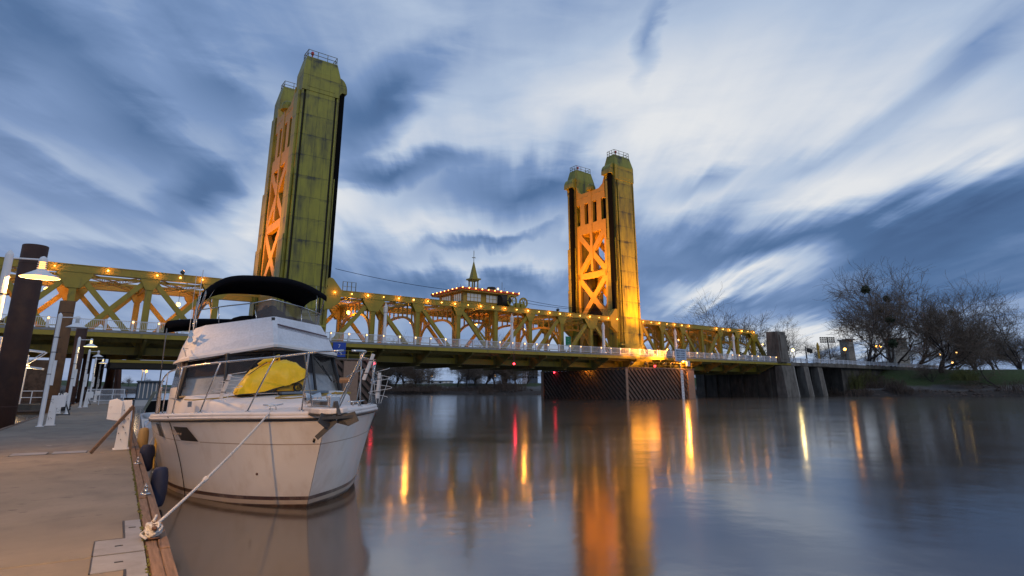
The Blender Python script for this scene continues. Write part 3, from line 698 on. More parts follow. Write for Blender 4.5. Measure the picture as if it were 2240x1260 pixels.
# ---- towers
def tower(label, s0, hs, lit):
    """s0 left edge of the shaft; hs = +1 when the lift span is on the right"""
    t = thing('bridge_tower', label, 'bridge tower', 'B', (s0 + 2.6, 0, 0))
    xc = s0 + 2.6
    for near in (1, 0):
        y0, y1 = (-.5, 2.5) if near else (11.1, 14.1)
        b = MB()
        b.box(xc - 2.1, xc + 2.1, y0, y1, 4.5, 43.6)                       # main shaft
        b.box(xc - 2.62, xc - 2.5, y0 + .02, y1 - .02, 4.5, 43.6)
        for sx in (-1, 1):
            xa, xb = sorted((xc + sx*2.42, xc + sx*2.68)); b.box(xa, xb, y0 + .05, y1 - .05, 4.5, 43.55)
            xa, xb = sorted((xc + sx*3.0, xc + sx*3.12)); b.box(xa, xb, y0 + .35, y1 - .1, 4.5, 31.0)
            xa, xb = sorted((xc + sx*3.15, xc + sx*3.27)); b.box(xa, xb, y0 + .45, y1 - .1, 4.5, 22.0)
            xa, xb = sorted((xc + sx*2.1, xc + sx*3.0)); b.box(xa, xb, y0 + .75, y1 - .4, 4.5, 43.5)
        b.frus((xc - 2.72, xc + 2.72, y0 - .08, y1 + .08), 43.4, (xc - 2.72, xc + 2.72, y0 - .08, y1 + .08), 46.6)
        b.frus((xc - 2.72, xc + 2.72, y0 - .08, y1 + .08), 46.602, (xc - 2.25, xc + 2.25, y0 + .45, y1 - .45), 49.0)
        b.box(xc - 2.0, xc + 2.0, y0 - .12, y0 - .08, 44.0, 46.4)
        b.box(xc - 3.3, xc + 3.3, y0 - .1, y1, 9.8, 10.1); b.box(xc - 3.5, xc + 3.5, y0 - .2, y1 + .1, 4.3, 8.4)
        leg = b.build('leg', M['clad'], t)
        b = MB()
        for sx in (-1, 1):
            xa, xb = sorted((xc + sx*2.12, xc + sx*2.4)); b.box(xa, xb, y0 + .3, y1 - .3, 4.6, 43.3)
        b.build('cable_slot', M['dark'], leg)
        b = MB(); X0, X1, Y0_, Y1_ = xc - 2.15, xc + 2.15, y0 + .5, y1 - .5
        cs = [(X0, Y0_), (X1, Y0_), (X1, Y1_), (X0, Y1_)]
        for i in range(4):
            a, c = cs[i], cs[(i+1) % 4]
            for zz in (49.5, 50.1): b.beam((a[0], a[1], zz), (c[0], c[1], zz), .06, .06)
            for k in range(4):
                q = Vector((a[0], a[1], 0)).lerp(Vector((c[0], c[1], 0)), k/3); b.box(q.x - .035, q.x + .035, q.y - .035, q.y + .035, 48.8, 50.1)
        b.build('top_railing', M['dolive'], leg)
        if near == 1 or lit:
            b = MB(); b.lathe((xc - 1.5, y0 + .7, 49.0), [(.1, 0), (.1, .45), (.22, .5), (.24, .85), (.1, 1.0)], 8); b.build('beacon', M['redoff'], leg)
        # sheave hood and rope bundle on the lift span side
        b = MB(); xh = xc + hs*2.72; poly = [(xh, 43.9), (xh, 46.9)]
        for k in range(1, 8): a = math.pi/2*(1 - k/7); poly.append((xh + hs*1.25*math.cos(a), 44.9 + 2.0*math.sin(a)))
        poly.append((xh + hs*1.25, 44.6)); poly.append((xh + hs*.5, 44.6))
        b.prism(poly, y0 + .3, y1 - .3, 'y'); b.build('sheave_hood', M['clad'], t)
        b = MB(); xa, xb = sorted((xh + hs*.35, xh + hs*1.0)); b.box(xa, xb, y0 + .55, y0 + 1.35, 15.6, 44.7)
        b.build('rope_bundle', M['black'], t)
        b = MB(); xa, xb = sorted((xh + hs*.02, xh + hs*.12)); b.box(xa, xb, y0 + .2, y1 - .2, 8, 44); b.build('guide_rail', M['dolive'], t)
    for sx in (-1, 1):                     # the two portal faces
        x = xc + sx*2.55; h = .32
        b = MB(); ya, yb = 2.5, 11.1
        b.box(x - h, x + h, ya, yb, 40.2, 42.6)
        b.box(x - h, x + h, ya, yb, 33.5, 35.6)
        for k, (p, q) in enumerate(((2.5, 2.45), (3.65, 5.0), (6.15, 7.5), (8.65, 10.0), (11.12, 11.1))):
            if q > p: b.box(x - h, x + h, p, q, 35.6, 40.2)
        for s_, y in ((1, ya), (-1, yb)):
            b.prism([(y, 42.6), (y + s_*1.7, 42.6), (y + s_*.6, 43.3), (y, 44.8)], x - h, x + h, 'x')
            b.box(x - h, x + h, min(y, y + s_*.65), max(y, y + s_*.65), 15.2, 33.5)
        b.box(x - h, x + h, ya, yb, 23.9, 25.1)
        for zt, zb in ((33.7, 24.9), (24.1, 15.4)):
            b.beam((x, ya + .3, zt), (x, yb - .3, zb), 1.15, 2*h - .03, up=(1, 0, 0)); b.beam((x, yb - .3, zt), (x, ya + .3, zb), 1.15, 2*h - .05, up=(1, 0, 0))
            zm = (zt + zb)/2; b.box(x - h + .05, x + h - .05, 5.9, 7.7, zm - 1.1, zm + 1.1)
        b.box(x - h - .1, x + h + .1, 6.45, 7.15, 25.3, 43.4); b.box(x - h - .04, x + h + .04, ya, yb, 41.6, 41.72)
        b.build('portal_frame', M['gold'], t)
        b = MB(); b.lathe((x, 6.8, 43.4), [(1.0, -.6), (1.0, 0), (.85, .5), (.5, .85), (.1, .95)], 14); b.build('pilaster_cap', M['clad'], t)
        # solid arch over the road
        b = MB(); n = 14; ya, yb = 2.5, 11.1; ym = 6.8; hw = 3.9
        for i in range(n):
            t0 = -1 + 2*i/n; t1 = -1 + 2*(i+1)/n
            z0 = 9.2 + 3.9*math.sqrt(max(0, 1 - t0*t0)); z1 = 9.2 + 3.9*math.sqrt(max(0, 1 - t1*t1))
            b.prism([(ym + t0*hw, z0), (ym + t1*hw, z1), (ym + t1*hw, 15.9), (ym + t0*hw, 15.9)], x - h + .02, x + h - .02, 'x')
        for y in (ya, ym + hw): b.box(x - h + .02, x + h - .02, y, y + .4, 7.6, 15.9)
        b.build('road_arch', M['gold'], t)
    b = MB(); b.box(xc - 2.2, xc + 2.2, 2.5, 11.1, 33.8, 34.2); b.box(xc - 2.2, xc + 2.2, 2.5, 11.1, 42.0, 42.4); b.build('machinery_floor', M['gold'], t)
    b = MB(); b.box(xc - 1.4, xc + 1.4, 2.6, 11.0, 34.3, 41.9); b.build('dark_machinery_block', M['dark'], t)  # solid block, the darkness behind the windows is in its colour
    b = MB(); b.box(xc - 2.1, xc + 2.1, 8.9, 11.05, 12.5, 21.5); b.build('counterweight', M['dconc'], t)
    b = MB()  # ladder and inner bracing
    for z in (29.2, 20.0): b.beam((xc - 2.2, 2.7, z + 3), (xc + 2.2, 2.7, z - 3), .35, .35); b.beam((xc + 2.2, 10.9, z + 3), (xc - 2.2, 10.9, z - 3), .35, .35)
    b.beam((xc - 2.2, 3.4, 33), (xc - 2.2, 10.4, 26), .2, .3); b.build('inner_bracing', M['gold'], t)
    return t
T1 = tower('near bridge tower with olive outer face and orange lit side', 22.2, 1, False)
T2 = tower('far bridge tower glowing amber from the floodlights at its foot', 85.8, -1, True)
# floodlights
def flood(label, p, tgt, e, size=70, blend=.7, rr=.3):
    t = thing('floodlight', label, 'floodlight', 'B', (p[0], p[1], p[2] - .9))
    d = (Vector(tgt) - Vector(p)).normalized()
    b = MB(); b.box(p[0] - .06, p[0] + .06, p[1] - .06, p[1] + .06, p[2] - .9, p[2] - .15); b.build('mount', M['dolive'], t)
    q = Vector(p); b = MB(); b.beam(q - d*.35, q - d*.02, .5, .4, up=(1, 0, 0)); b.build('housing', M['steelk'], t)
    b = MB(); b.beam(q - d*.02, q, .44, .34, up=(1, 0, 0)); b.build('lens', M['bulb'], t)
    spot(t, q + d*.15, tgt, e, SOD, size, blend, rr); return t
flood('floodlight on the far pier aimed up the near leg', (92.0, -6.6, 6.4), (88.2, -.5, 13), 9000, 110, .9)
flood('narrow floodlight on the far pier aimed high up the near leg', (90.0, -6.7, 6.4), (88.4, -.5, 25), 120000, 52, 1.0)
flood('floodlight at the pier corner under the white sign', (84.6, -6.8, 6.3), (87.5, -.5, 16), 6500, 80, .9)
fo = flood('second floodlight at the near corner of the far pier', (81.0, -6.8, 6.3), (86.0, -.5, 16), 2500, 80, .9)
point(fo, (81.0, -7.6, 6.4), 260, SOD, 1.3); point(bpy.data.objects['floodlight.002'], (84.6, -7.6, 6.4), 330, SOD, 1.3)
flood('floodlight on the lift span roof facing the far tower', (73.5, 4.0, 16.2), (85.5, 6.8, 31), 30000, 75, .8)
flood('floodlight on the lift span roof beyond the centre line', (73.5, 9.8, 16.2), (85.5, 7.5, 27), 22000, 90, .8)
flood('floodlight between the legs of the far tower', (88.4, 6.8, 16.6), (88.4, 6.8, 34), 7000, 90, .8)
flood('floodlight on the approach roof facing the near tower', (11.0, 4.0, 16.2), (21.9, 6.0, 26), 13000, 75, .9)
flood('floodlight on the approach roof behind the near tower', (12.5, 11.0, 16.2), (22.0, 8.0, 24), 9000, 90, .9)
flood('floodlight low on the deck by the far tower', (95.5, -3.0, 9.2), (88.0, -.2, 12), 2500, 90, .9)
# ---- operator house
def house():
    t = thing('operator_house', 'bridge operator house with glowing red roof edge and slender spire', 'house', 'B', (56.6, YC, CT))
    x0, x1, y0, y1 = 51.8, 61.4, 2.6, 10.6
    b = MB(); b.box(x0, x1, y0, y1, CT - .6, 17.35); b.build('wall', M['gold'], t)
    b = MB(); b.box(x0 - 1.0, x1 + 1.0, y0 - 1.0, y1 + 1.0, 17.36, 17.62); b.frus((x0 - .9, x1 + .9, y0 - .9, y1 + .9), 17.62, (x0 + 1.8, x1 - 1.8, y0 + 1.6, y1 - 1.6), 18.5)
    rf = b.build('roof', [M['gold']], t)
    b = MB(); 
    for (a, c) in (((x0-1.02, y0-1.02), (x1+1.02, y0-1.02)), ((x0-1.02, y0-1.02), (x0-1.02, y1+1.02))):
        b.beam((a[0], a[1], 17.72), (c[0], c[1], 17.74), .3, .32)
    b.build('red_edge', M['roof'], rf)
    for k in range(10):
        l = MB(); l.ball((x0 - .95 + k*1.28, y0 - 1.2, 17.82), .09, 6, 5); l.build('bulb', M['bulb'], rf)
    for k in range(1, 8):
        l = MB(); l.ball((x0 - 1.2, y0 - 1 + k*1.3, 17.82), .09, 6, 5); l.build('bulb', M['bulb'], rf)
    for (a, c) in ((52.4, 55.2), (56.2, 59.0), (59.6, 61.0)):
        b = MB(); b.box(a, c, y0 - .06, y0 - .02, 15.9, 17.1); o = b.build('window', M['winl'], t)
        b = MB()
        for k in range(5): x = a + (c - a)*k/4; b.box(x - .04, x + .04, y0 - .1, y0 - .065, 15.85, 17.15)
        for z in (15.87, 16.5, 17.12): b.box(a, c, y0 - .14, y0 - .105, z - .03, z + .03)
        b.build('frame', M['gold'], o)
    for (a, c) in ((3.2, 5.6), (6.6, 9.6)):
        b = MB(); b.box(x0 - .06, x0 - .02, a, c, 15.9, 17.1); o = b.build('window', M['winl'], t)
        b = MB()
        for k in range(5): y = a + (c - a)*k/4; b.box(x0 - .1, x0 - .065, y - .05, y + .05, 15.85, 17.15)
        b.build('frame', M['gold'], o)
    b = MB(); c = (56.4, YC); 
    for sx in (-.55, .55):
        for sy in (-.55, .55): b.box(c[0] + sx - .09, c[0] + sx + .09, c[1] + sy - .09, c[1] + sy + .09, 18.3, 20.3)
    b.box(c[0] - .95, c[0] + .95, c[1] - .95, c[1] + .95, 20.3, 20.55); b.box(c[0] - .7, c[0] + .7, c[1] - .7, c[1] + .7, 20.1, 20.3)
    b.frus((c[0] - .56, c[0] + .56, c[1] - .56, c[1] + .56), 20.55, (c[0] - .05, c[0] + .05, c[1] - .05, c[1] + .05), 23.6)
    sp_ = b.build('spire', M['olive'], t)
    b = MB(); b.box(c[0] - .035, c[0] + .035, c[1] - .035, c[1] + .035, 23.5, 25.6); b.box(c[0] - .4, c[0] + .4, c[1] - .03, c[1] + .03, 24.3, 24.37); b.box(c[0] - .03, c[0] + .03, c[1] - .4, c[1] + .4, 24.31, 24.36); b.build('weather_vane', M['dolive'], sp_)
    b = MB(); b.lathe((59.4, 5.6, 18.2), [(.75, 0), (.8, .1), (.8, .85), (.7, .95)], 14); b.build('roof_tank', M['dark'], t)
    b = MB(); b.ball((60.4, 5.0, 18.9), .16); b.build('roof_lamp', M['bulbw'], t)
    b = MB(); b.box(62.0, 62.05, 6, 6.05, 17.6, 20.4); b.box(62.5, 62.54, 6, 6.04, 17.6, 19.4); b.box(50.9, 50.94, 3, 3.04, 17.6, 18.7); b.box(51.4, 51.44, 3, 3.04, 17.6, 18.6); b.build('antenna', M['dolive'], t)
    # hoisting machinery
    b = MB(); Ry = Matrix.Rotation(R(90), 3, 'X')
    for (x, z, r) in ((60.5, 16.35, .95), (63.0, 16.2, .8)):
        for k in range(16):
            a0 = 2*math.pi*k/16; a1 = 2*math.pi*(k+1)/16
            b.beam((x + r*math.cos(a0), 1.0, z + r*math.sin(a0)), (x + r*math.cos(a1), 1.0, z + r*math.sin(a1)), .25, .16, up=(0, 1, 0))
        for k in range(6):
            a0 = math.pi*k/3; b.beam((x, 1.0, z), (x + r*math.cos(a0), 1.0, z + r*math.sin(a0)), .12, .12, up=(0, 1, 0))
    b.box(61.2, 62.0, .7, 1.3, 15.15, 16.0); b.box(62.3, 63.1, .7, 1.3, 15.15, 16.0); b.box(60.1, 64.2, .8, 3.0, 15.12, 15.35)
    b.build('hoist_wheels', M['olive'], t)
    b = MB(); b.lathe((59.4, 1.9, 16.3), [(.95, -.9), (1.0, -.85), (1.0, .85), (.95, .9)], 16, Matrix.Rotation(R(90), 3, 'Y')); b.build('rope_drum', M['dark'], t)
    b = MB(); b.beam((52.6, 3.2, 13.9), (57.4, 2.2, 8.2), .08, .3); b.beam((52.6, 4.2, 13.9), (57.4, 3.2, 8.2), .08, .3)
    for k in range(14):
        p = Vector((52.6, 3.2, 13.9)).lerp(Vector((57.4, 2.2, 8.2)), k/14); b.box(p.x - .15, p.x + .15, p.y, p.y + 1, p.z - .02, p.z + .03)
    for o_ in (0, 1.0): b.beam((52.6, 3.2 + o_, 14.8), (57.4, 2.2 + o_, 9.1), .05, .05)
    b.build('staircase', M['olive'], t)
house()
b = MB()
for (p, q, sag) in (((29.5, 1.2, 18.3), (52, 3, 17.4), .35), ((84.5, 1.2, 16.7), (63, 1.5, 16.9), .5), ((84.5, 2.2, 16.5), (63.8, 2.0, 16.4), .3)):
    pts = [Vector(p).lerp(Vector(q), k/10) - Vector((0, 0, sag*4*(k/10)*(1 - k/10))) for k in range(11)]; b.tube(pts, .035, 4)
solo(b, 'power_cable', M['black'], 'thin black cables sagging above the lift span roof', 'cable', fr='B', org=(56, 2, 17))
# ---- piers
def pier(label, xa, xb, ya, yb, post):
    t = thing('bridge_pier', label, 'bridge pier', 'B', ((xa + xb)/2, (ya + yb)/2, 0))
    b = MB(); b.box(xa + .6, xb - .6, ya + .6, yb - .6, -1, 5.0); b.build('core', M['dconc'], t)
    b = MB(); b.box(xa + .12, xb - .12, ya + .12, yb - .12, -1, 5.05); b.build('backing_wall', M['dark'], t)
    b = MB()   # raking boards
    zt, zb = 5.25, -.4; sl = 1.0
    def boards(L, place):
        w = .40; step = 1.0; n = int((L + (zt - zb))/step)
        for i in range(-12, n + 2):
            x0_ = i*step; poly = []
            # parallelogram falling to the right, clipped to 0..L
            c = [(x0_, zt), (x0_ + w*1.41, zt), (x0_ + w*1.41 + (zt - zb)*sl, zb), (x0_ + (zt - zb)*sl, zb)]
            if c[3][0] < 0 or c[0][0] > L: 
                if c[2][0] < 0 or c[0][0] > L: continue
            def clip(poly, lim, keep):
                out = []
                for k in range(len(poly)):
                    p, q = poly[k], poly[(k+1) % len(poly)]
                    ip, iq = keep(p[0], lim), keep(q[0], lim)
                    if ip: out.append(p)
                    if ip != iq: f = (lim - p[0])/(q[0] - p[0]); out.append((lim, p[1] + f*(q[1] - p[1])))
                return out
            c = clip(c, 0, lambda a, l: a >= l); 
            if len(c) < 3: continue
            c = clip(c, L, lambda a, l: a <= l)
            if len(c) < 3: continue
            place(c)
    boards(xb - xa, lambda c: b.prism([(xa + p[0], p[1]) for p in c], ya - .1, ya + .1, 'y'))
    boards(yb - ya, lambda c: b.prism([(yb - p[0], p[1]) for p in c], xa - .1, xa + .1, 'x'))
    boards(yb - ya, lambda c: b.prism([(ya + p[0], p[1]) for p in c], xb - .1, xb + .1, 'x'))
    b.build('timber_fender', M['fenderwood'], t)
    b = MB(); b.box(xa - .14, xb + .14, ya - .14, ya + .3, 5.25, 5.42); b.box(xa - .14, xa + .3, ya + .3, yb + .14, 5.25, 5.42); b.box(xb - .3, xb + .14, ya + .3, yb + .14, 5.25, 5.42); b.build('cap_timber', M['fenderwood'], t)
    b = MB(); b.box(post, post + 1.9, ya - .32, ya + .2, -1, 5.15); b.build('nose_post', M['fenderlight'], t)
    b = MB(); b.box(xa - .22, xa + .3, ya - .25, ya - .11, -1, 5.2); b.box(xa - .25, xa - .11, yb - .6, yb + .2, -1, 5.2); b.build('corner_post', M['fenderlight'], t)
    b = MB()
    for z in (5.95, 6.45): b.beam((xa + 6, ya + .1, z), (xb + .2, ya + .1, z), .05, .05)
    k = xa + 6
    while k <= xb + .2: b.box(k - .035, k + .035, ya + .065, ya + .135, 5.4, 6.45); k += 1.55
    b.build('walkway_rail', M['olive'], t)
    b = MB(); b.box(xa + 5, xb + .5, ya + .12, ya + 1.4, 5.42, 5.5); b.build('walkway', M['slab'], t)
    return t
p1 = pier('timber fendered pier under the near tower behind the boat', 15.2, 32.2, -7.1, 15.5, 28.4)
p2 = pier('timber fendered pier under the glowing far tower', 79.0, 97.8, -7.1, 15.5, 95.6)
for (x, y, z, c, par) in ((79.2, -7.4, 4.8, 'red', p2), (79.2, 14.8, 4.9, 'red', p2), (32.3, -7.4, 4.9, 'red', p1)):
    pass
def signal(label, x, y, z, m_, col, e, drop=0):
    t = thing('navigation_light', label, 'signal light', 'B', (x, y, z))
    b = MB(); b.ball((x, y, z), .17, 8, 6); b.build('lens', m_, t)
    b = MB(); b.lathe((x, y, z + .14), [(.16, 0), (.16, .08), (.05, .16)], 8)
    b.box(x - .03, x + .03, y - .03, y + .03, z + .2, z + .3 + drop); b.build('bracket', M['steelk'], t)
    point(t, (x, y - .35, z - .1), e, col, .15)
RD = (1, .03, .06)
signal('red light hanging on a rod below the middle of the lift span', 56.6, YE0 - .3, 5.55, M['red'], RD, 45, 1.6)
signal('red light at the right hand corner of the near pier', 32.3, -7.5, 4.95, M['red'], RD, 5)
signal('red light on the left end of the far pier', 78.7, 11.5, 4.9, M['red'], RD, 8)
signal('red light on the cap above the far pier boards', 86.4, -7.4, 5.75, M['red'], RD, 5)
signal('amber light above the left part of the far pier', 78.6, 2.5, 5.9, M['bulb'], SOD, 600)
signal('amber lamp beside the white sign on the far pier', 94.4, -7.4, 6.75, M['bulb'], SOD, 1500)
# clearance sign with gauge board
t = thing('river_sign', 'pale notice board on tall white gauge in front of the far pier', 'sign', 'B', (94.0, -7.7, 0))
b = MB(); b.box(91.7, 94.9, -7.9, -7.82, 6.75, 9.0); b.box(93.1, 93.2, -7.81, -7.7, 5.2, 8.9); b.build('notice_board', M['signw'], t)
b = MB(); b.box(94.9, 95.9, -7.86, -7.8, 5.9, 6.9); b.build('small_board', M['signw'], t)
b = MB(); b.box(93.2, 93.85, -7.72, -7.6, -.6, 5.15); b.build('gauge_board', M['wrail'], t)
RX = (R(90), 0, 0)
for k, s in enumerate(('BRIDGE SIGNALS', 'BOAT: 1 LONG', 'BRDG: 1 LONG', 'THEN 1 SHORT', 'CALL ON RADIO')):
    text(t, s, .36, M['signk'], (93.3, -7.92, 8.65 - k*.42), RX)
for k in range(10): text(t, str(14 - k), .34, M['signk'], (93.52, -7.74, 4.85 - k*.5), RX)
text(t, '16', .4, M['signk'], (95.4, -7.87, 6.4), RX)
t = thing('number_sign', 'small blue sign with white figures hung under the deck', 'sign', 'B', (28.6, -7.3, 6.5))
b = MB(); b.box(27.8, 29.5, -4.75, -4.68, 5.75, 7.6); b.build('panel', M['bsign'], t)
text(t, '7', .6, M['white_letter'], (28.6, -4.77, 7.1), RX); text(t, '9 \'5', .6, M['white_letter'], (28.6, -4.77, 6.2), RX)
t = thing('street_sign', 'green road sign fixed beside a truss post', 'sign', 'B', (71.2, -1, 9.5)); b = MB(); b.box(70.7, 71.9, -1.1, -1.03, 9.0, 10.7); b.build('panel', M['gsign'], t)
for k in range(3): text(t, 'EXIT' if k < 0 else '---', .3, M['white_letter'], (71.3, -1.12, 10.3 - k*.45), RX)
# ---- deck lamps
def deck_lamp(label, x, y=-2.9, h=5.3, far=False):
    t = thing('street_lamp', label, 'street lamp', 'B', (x, y, DZ), group='white column lamps on the bridge deck')
    b = MB(); b.lathe((x, y, DZ), [(.42, 0), (.42, .25), (.28, .35), (.25, 2.2), (.21, h - 1.0)], 8); b.build('post', M['white'] if not far else M['gold'], t)
    b = MB(); b.lathe((x, y, DZ + h - 1.0), [(.26, 0), (.30, .08), (.30, .75), (.16, 1.05), (.04, 1.4)], 8); b.build('lantern', M['pvc'] if not far else M['gold'], t)
for x, lb in ((35.6, 'white column lamp near the left end of the lift span'), (57.6, 'white column lamp at the middle of the lift span'), (78.2, 'white column lamp just left of the far tower'), (98.4, 'white column lamp just right of the far tower lit amber'), (118.2, 'white column lamp before the far end of the truss')):
    deck_lamp(lb, x)
for x, lb in ((27.6 + 9.0, 'amber tinted column lamp on the far side walk near the near tower'), (91.5, 'amber tinted column lamp on the far side walk at the far tower'), (-21, 'column lamp on the far side walk of the left span')):
    deck_lamp(lb, x, 15.4, 4.6, True)
# ---- far end: pylon, bents, viaduct
t = thing('concrete_pylon', 'square weathered concrete pylon at the end of the truss', 'pylon', 'B', (134.3, -3.6, 0))
b = MB(); b.frus((132.3, 136.3, -5.3, -2.0), 7.7, (132.7, 136.0, -5.0, -2.2), 14.7); b.build('shaft', M['conc2'], t)
b = MB(); b.box(133.0, 135.7, -5.35, -5.1, 8.3, 13.9); b.build('raised_panel', M['conc2'], t)
t = thing('concrete_pylon', 'square concrete pylon across the road from the near one', 'pylon', 'B', (134.3, 17, 0)); b = MB(); b.frus((132.3, 136.3, 15.4, 18.8), 7.7, (132.7, 136.0, 15.6, 18.5), 14.7); b.build('shaft', M['conc'], t)
def bent(label, x, w, big):
    t = thing('concrete_bent', label, 'bridge support', 'B', (x, YC, 0))
    b = MB(); ya, yb = -5.2, 18.6
    if big:
        b.box(x - w, x + w, ya + 1.5, yb, -1, 6.9)
        for k in range(6): y = ya + 3.5 + k*3.6; b.box(x - w - .35, x - w + .1, y - .5, y + .5, -1, 6.2)
    else:
        n = 3; bw = (yb - ya)/n
        for k in range(n + 1): y = ya + k*bw; b.box(x - w, x + w, max(ya, y - .9), min(yb, y + .9), -1, 6.9)
        for k in range(n):
            yc = ya + (k + .5)*bw; hw = bw/2 - .85
            for j in range(8):
                t0 = -1 + j/4; t1 = -1 + (j+1)/4; z0 = 3.4 + 1.9*math.sqrt(max(0, 1 - t0*t0)); z1 = 3.4 + 1.9*math.sqrt(max(0, 1 - t1*t1))
                b.prism([(yc + t0*hw, z0), (yc + t1*hw, z1), (yc + t1*hw, 6.88), (yc + t0*hw, 6.88)], x - w + .02, x + w - .02, 'x')
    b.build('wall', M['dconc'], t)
    b = MB(); b.prism([(ya - .9, -1), (ya + 1.6, -1), (ya + 1.6, 6.9), (ya - .1, 6.9)], x - w - .3 if big else x - w - .05, x + w + .3 if big else x + w + .05, 'x'); b.build('buttress', M['conc2'], t)
    b = MB(); b.prism([(ya - .92, -1), (ya + .4, -1), (ya + .9, 6.85), (ya - .12, 6.85)], x + w + (.3 if big else .05), x + w + (.62 if big else .25), 'x'); b.build('pale_edge', M['conc'], t)
    return t
bent('broad dark concrete pier with pilasters under the end of the truss', 135.0, 2.2, True)
bent('concrete bent with arched openings right of the broad pier', 143.0, .9, False)
bent('concrete bent with arched openings nearest the bank', 149.5, .9, False)
t = thing('viaduct', 'low concrete viaduct running from the truss to the wooded bank', 'viaduct', 'B', (150, YC, 0))
b = MB(); b.box(138, 152, YE0, YE1, 7.1, 7.8); b.box(152, 230, YE0 - 2.0, YE1, 6.9, 7.75); b.prism([(138, YE0), (152, YE0), (152, YE0 - 2.0), (146, YE0 - .3)], 7.0, 7.79, 'z'); b.build('deck', M['conc2'], t)
b = MB()
for (a, c, y) in ((138, 146, YE0), (146, 230, YE0 - 1.6)):
    b.box(a, c, y + .05, y + .14, 8.7, 8.8); b.box(a, c, y + .05, y + .12, 7.95, 8.0); x = a
    while x < c: b.box(x, x + .05, y + .07, y + .12, 8.0, 8.7); x += .24
    x = a
    while x < c: b.box(x, x + .2, y, y + .2, 7.8, 8.85); x += 2.42
b.build('railing', M['wrail'], t)
b = MB(); b.box(160, 230, YE0 - 1.0, YE1 - 1, 0, 6.9); b.build('abutment', M['dconc'], t)
# traffic signal and life ring at the far end
t = thing('traffic_signal', 'mast arm traffic signal at the far bridge end', 'traffic signal', 'B', (158, 2, 7.8))
b = MB(); b.lathe((158, 2, 7.8), [(.2, 0), (.16, 4.6), (.1, 4.8)], 8); b.beam((158, 2, 12.2), (168, 5.5, 12.3), .14, .14); b.build('mast', M['steelk'], t)
for (x, y) in ((161.5, 3.2), (165.5, 4.6)):
    b = MB(); b.box(x - .5, x + .5, y - .3, y + .1, 11.2, 12.3); b.build('signal_head', M['dark'], t)
t = thing('street_lamp', 'gold column lamp at the far bridge end', 'street lamp', 'B', (168.5, 4, 7.8)); b = MB(); b.lathe((168.5, 4, 7.8), [(.4, 0), (.28, .6), (.26, 4.4), (.38, 4.5), (.38, 5.6), (.1, 6.4)], 8); b.build('post', M['gold'], t)
t = thing('life_ring', 'orange ring post beside the concrete pylon', 'life ring', 'B', (140.5, 1, 9.5)); b = MB()
b.tube([(140.5 + .9*math.cos(a*math.pi/8), 1, 10 + .9*math.sin(a*math.pi/8)) for a in range(16)], .16, 6, closed=True); b.build('ring', M['roof'], t)
b = MB(); b.box(140.42, 140.58, .95, 1.05, 7.8, 9.2); b.build('post', M['steelk'], t)
# ------------------------------------------------------------------ dock (frame K: x to the right, y away along the dock)
DK = 0.55; NL, NR = -3.15, 0.36
t = thing('dock', 'long floating concrete dock edged with two brown timbers', 'dock', 'K', (-1.4, 20, 0))
joints = [-14.0, 6.42, 16.42, 26.4, 36.4, 46.4, 56.4, 66, 76, 86, 96]
for i in range(len(joints) - 1):
    a, c = joints[i] + .02, joints[i+1] - .02
    b = MB(); b.box(NL, NR, a, c, -.3, DK); o = b.build('concrete_section', M['dockc'], t, bevel=.012)
for (x0, x1, s) in ((NR + .012, NR + .098, 0), (NR + .105, NR + .185, 1)):
    y = -14.0; k = 0; rr = random.Random(5 + s)
    cuts = [-14, -6.2, 2.1, 6.4, 9.3 + s*1.6, 12.4 + s, 16.4, 21, 26.4, 31, 36.4, 44, 56, 66, 76, 90]
    b = MB()
    for a, c in zip(cuts[:-1], cuts[1:]):
        dz = rr.uniform(-.006, .010); dx = rr.uniform(-.004, .006); b.box(x0 + dx, x1 + dx, a + .008, c - .008, .28, DK + .015 + dz)
    b.build('edge_timber', M['timber'], t, bevel=.008)
b = MB(); b.box(NR + .0, NR + .09, -14, 90, -.25, .27); b.box(NL - .14, NL - .01, -14, 96, -.25, DK + .01); b.build('fascia_timber', M['timber'], t)
for (x0, x1, y0, y1) in ((.02, NR - .004, 6.44, 6.95), (.25, NR - .004, 6.95, 7.75), (.02, NR - .004, 5.95, 6.40), (.2, NR - .004, 4.9, 5.95)):
    pass
PL_ = mat('worn_steel_plate', (0.23, 0.235, 0.245), 0.6, 0.1, var=0.15, vscale=5, dark=(0.12, 0.11, 0.10), dscale=4, damt=0.5)
b = MB()
b.prism([(-.01, 6.44), (NR - .004, 6.44), (NR - .004, 7.9), (.22, 7.9), (.22, 7.02), (-.01, 7.02)], DK + .001, DK + .007, 'z')
b.build('corner_plate', PL_, t); b = MB()
b.prism([(-.01, 6.40), (-.01, 5.86), (.22, 5.86), (.22, 4.9), (NR - .004, 4.9), (NR - .004, 6.40)], DK + .001, DK + .007, 'z')
b.build('corner_plate', PL_, t); b = MB(); b.prism([(-1.75, 16.44), (-1.75, 17.0), (-1.15, 17.0), (-1.15, 16.44)], DK + .001, DK + .006, 'z'); b.build('corner_plate', PL_, t); b = MB(); b.prism([(-1.05, 16.44), (-1.05, 17.0), (-.45, 17.0), (-.45, 16.44)], DK + .001, DK + .006, 'z')
b.build('corner_plate', PL_, t)
b = MB()
for (x0, x1, y0, y1) in ((-.022, -.01, 6.44, 7.02), (.2, .219, 7.02, 7.9), (-.01, .2, 7.02, 7.032), (-.022, -.01, 5.86, 6.4), (.2, .219, 4.9, 5.86), (-1.14, -1.06, 16.5, 16.52), (-1.76, -1.75, 16.44, 17.0), (-.45, -.438, 16.44, 17.0), (-1.145, -1.13, 16.44, 17.0)):
    b = MB(); b.box(x0, x1, y0, y1, DK + .0005, DK + .009); b.build('plate_gap', M['caulk'], t)
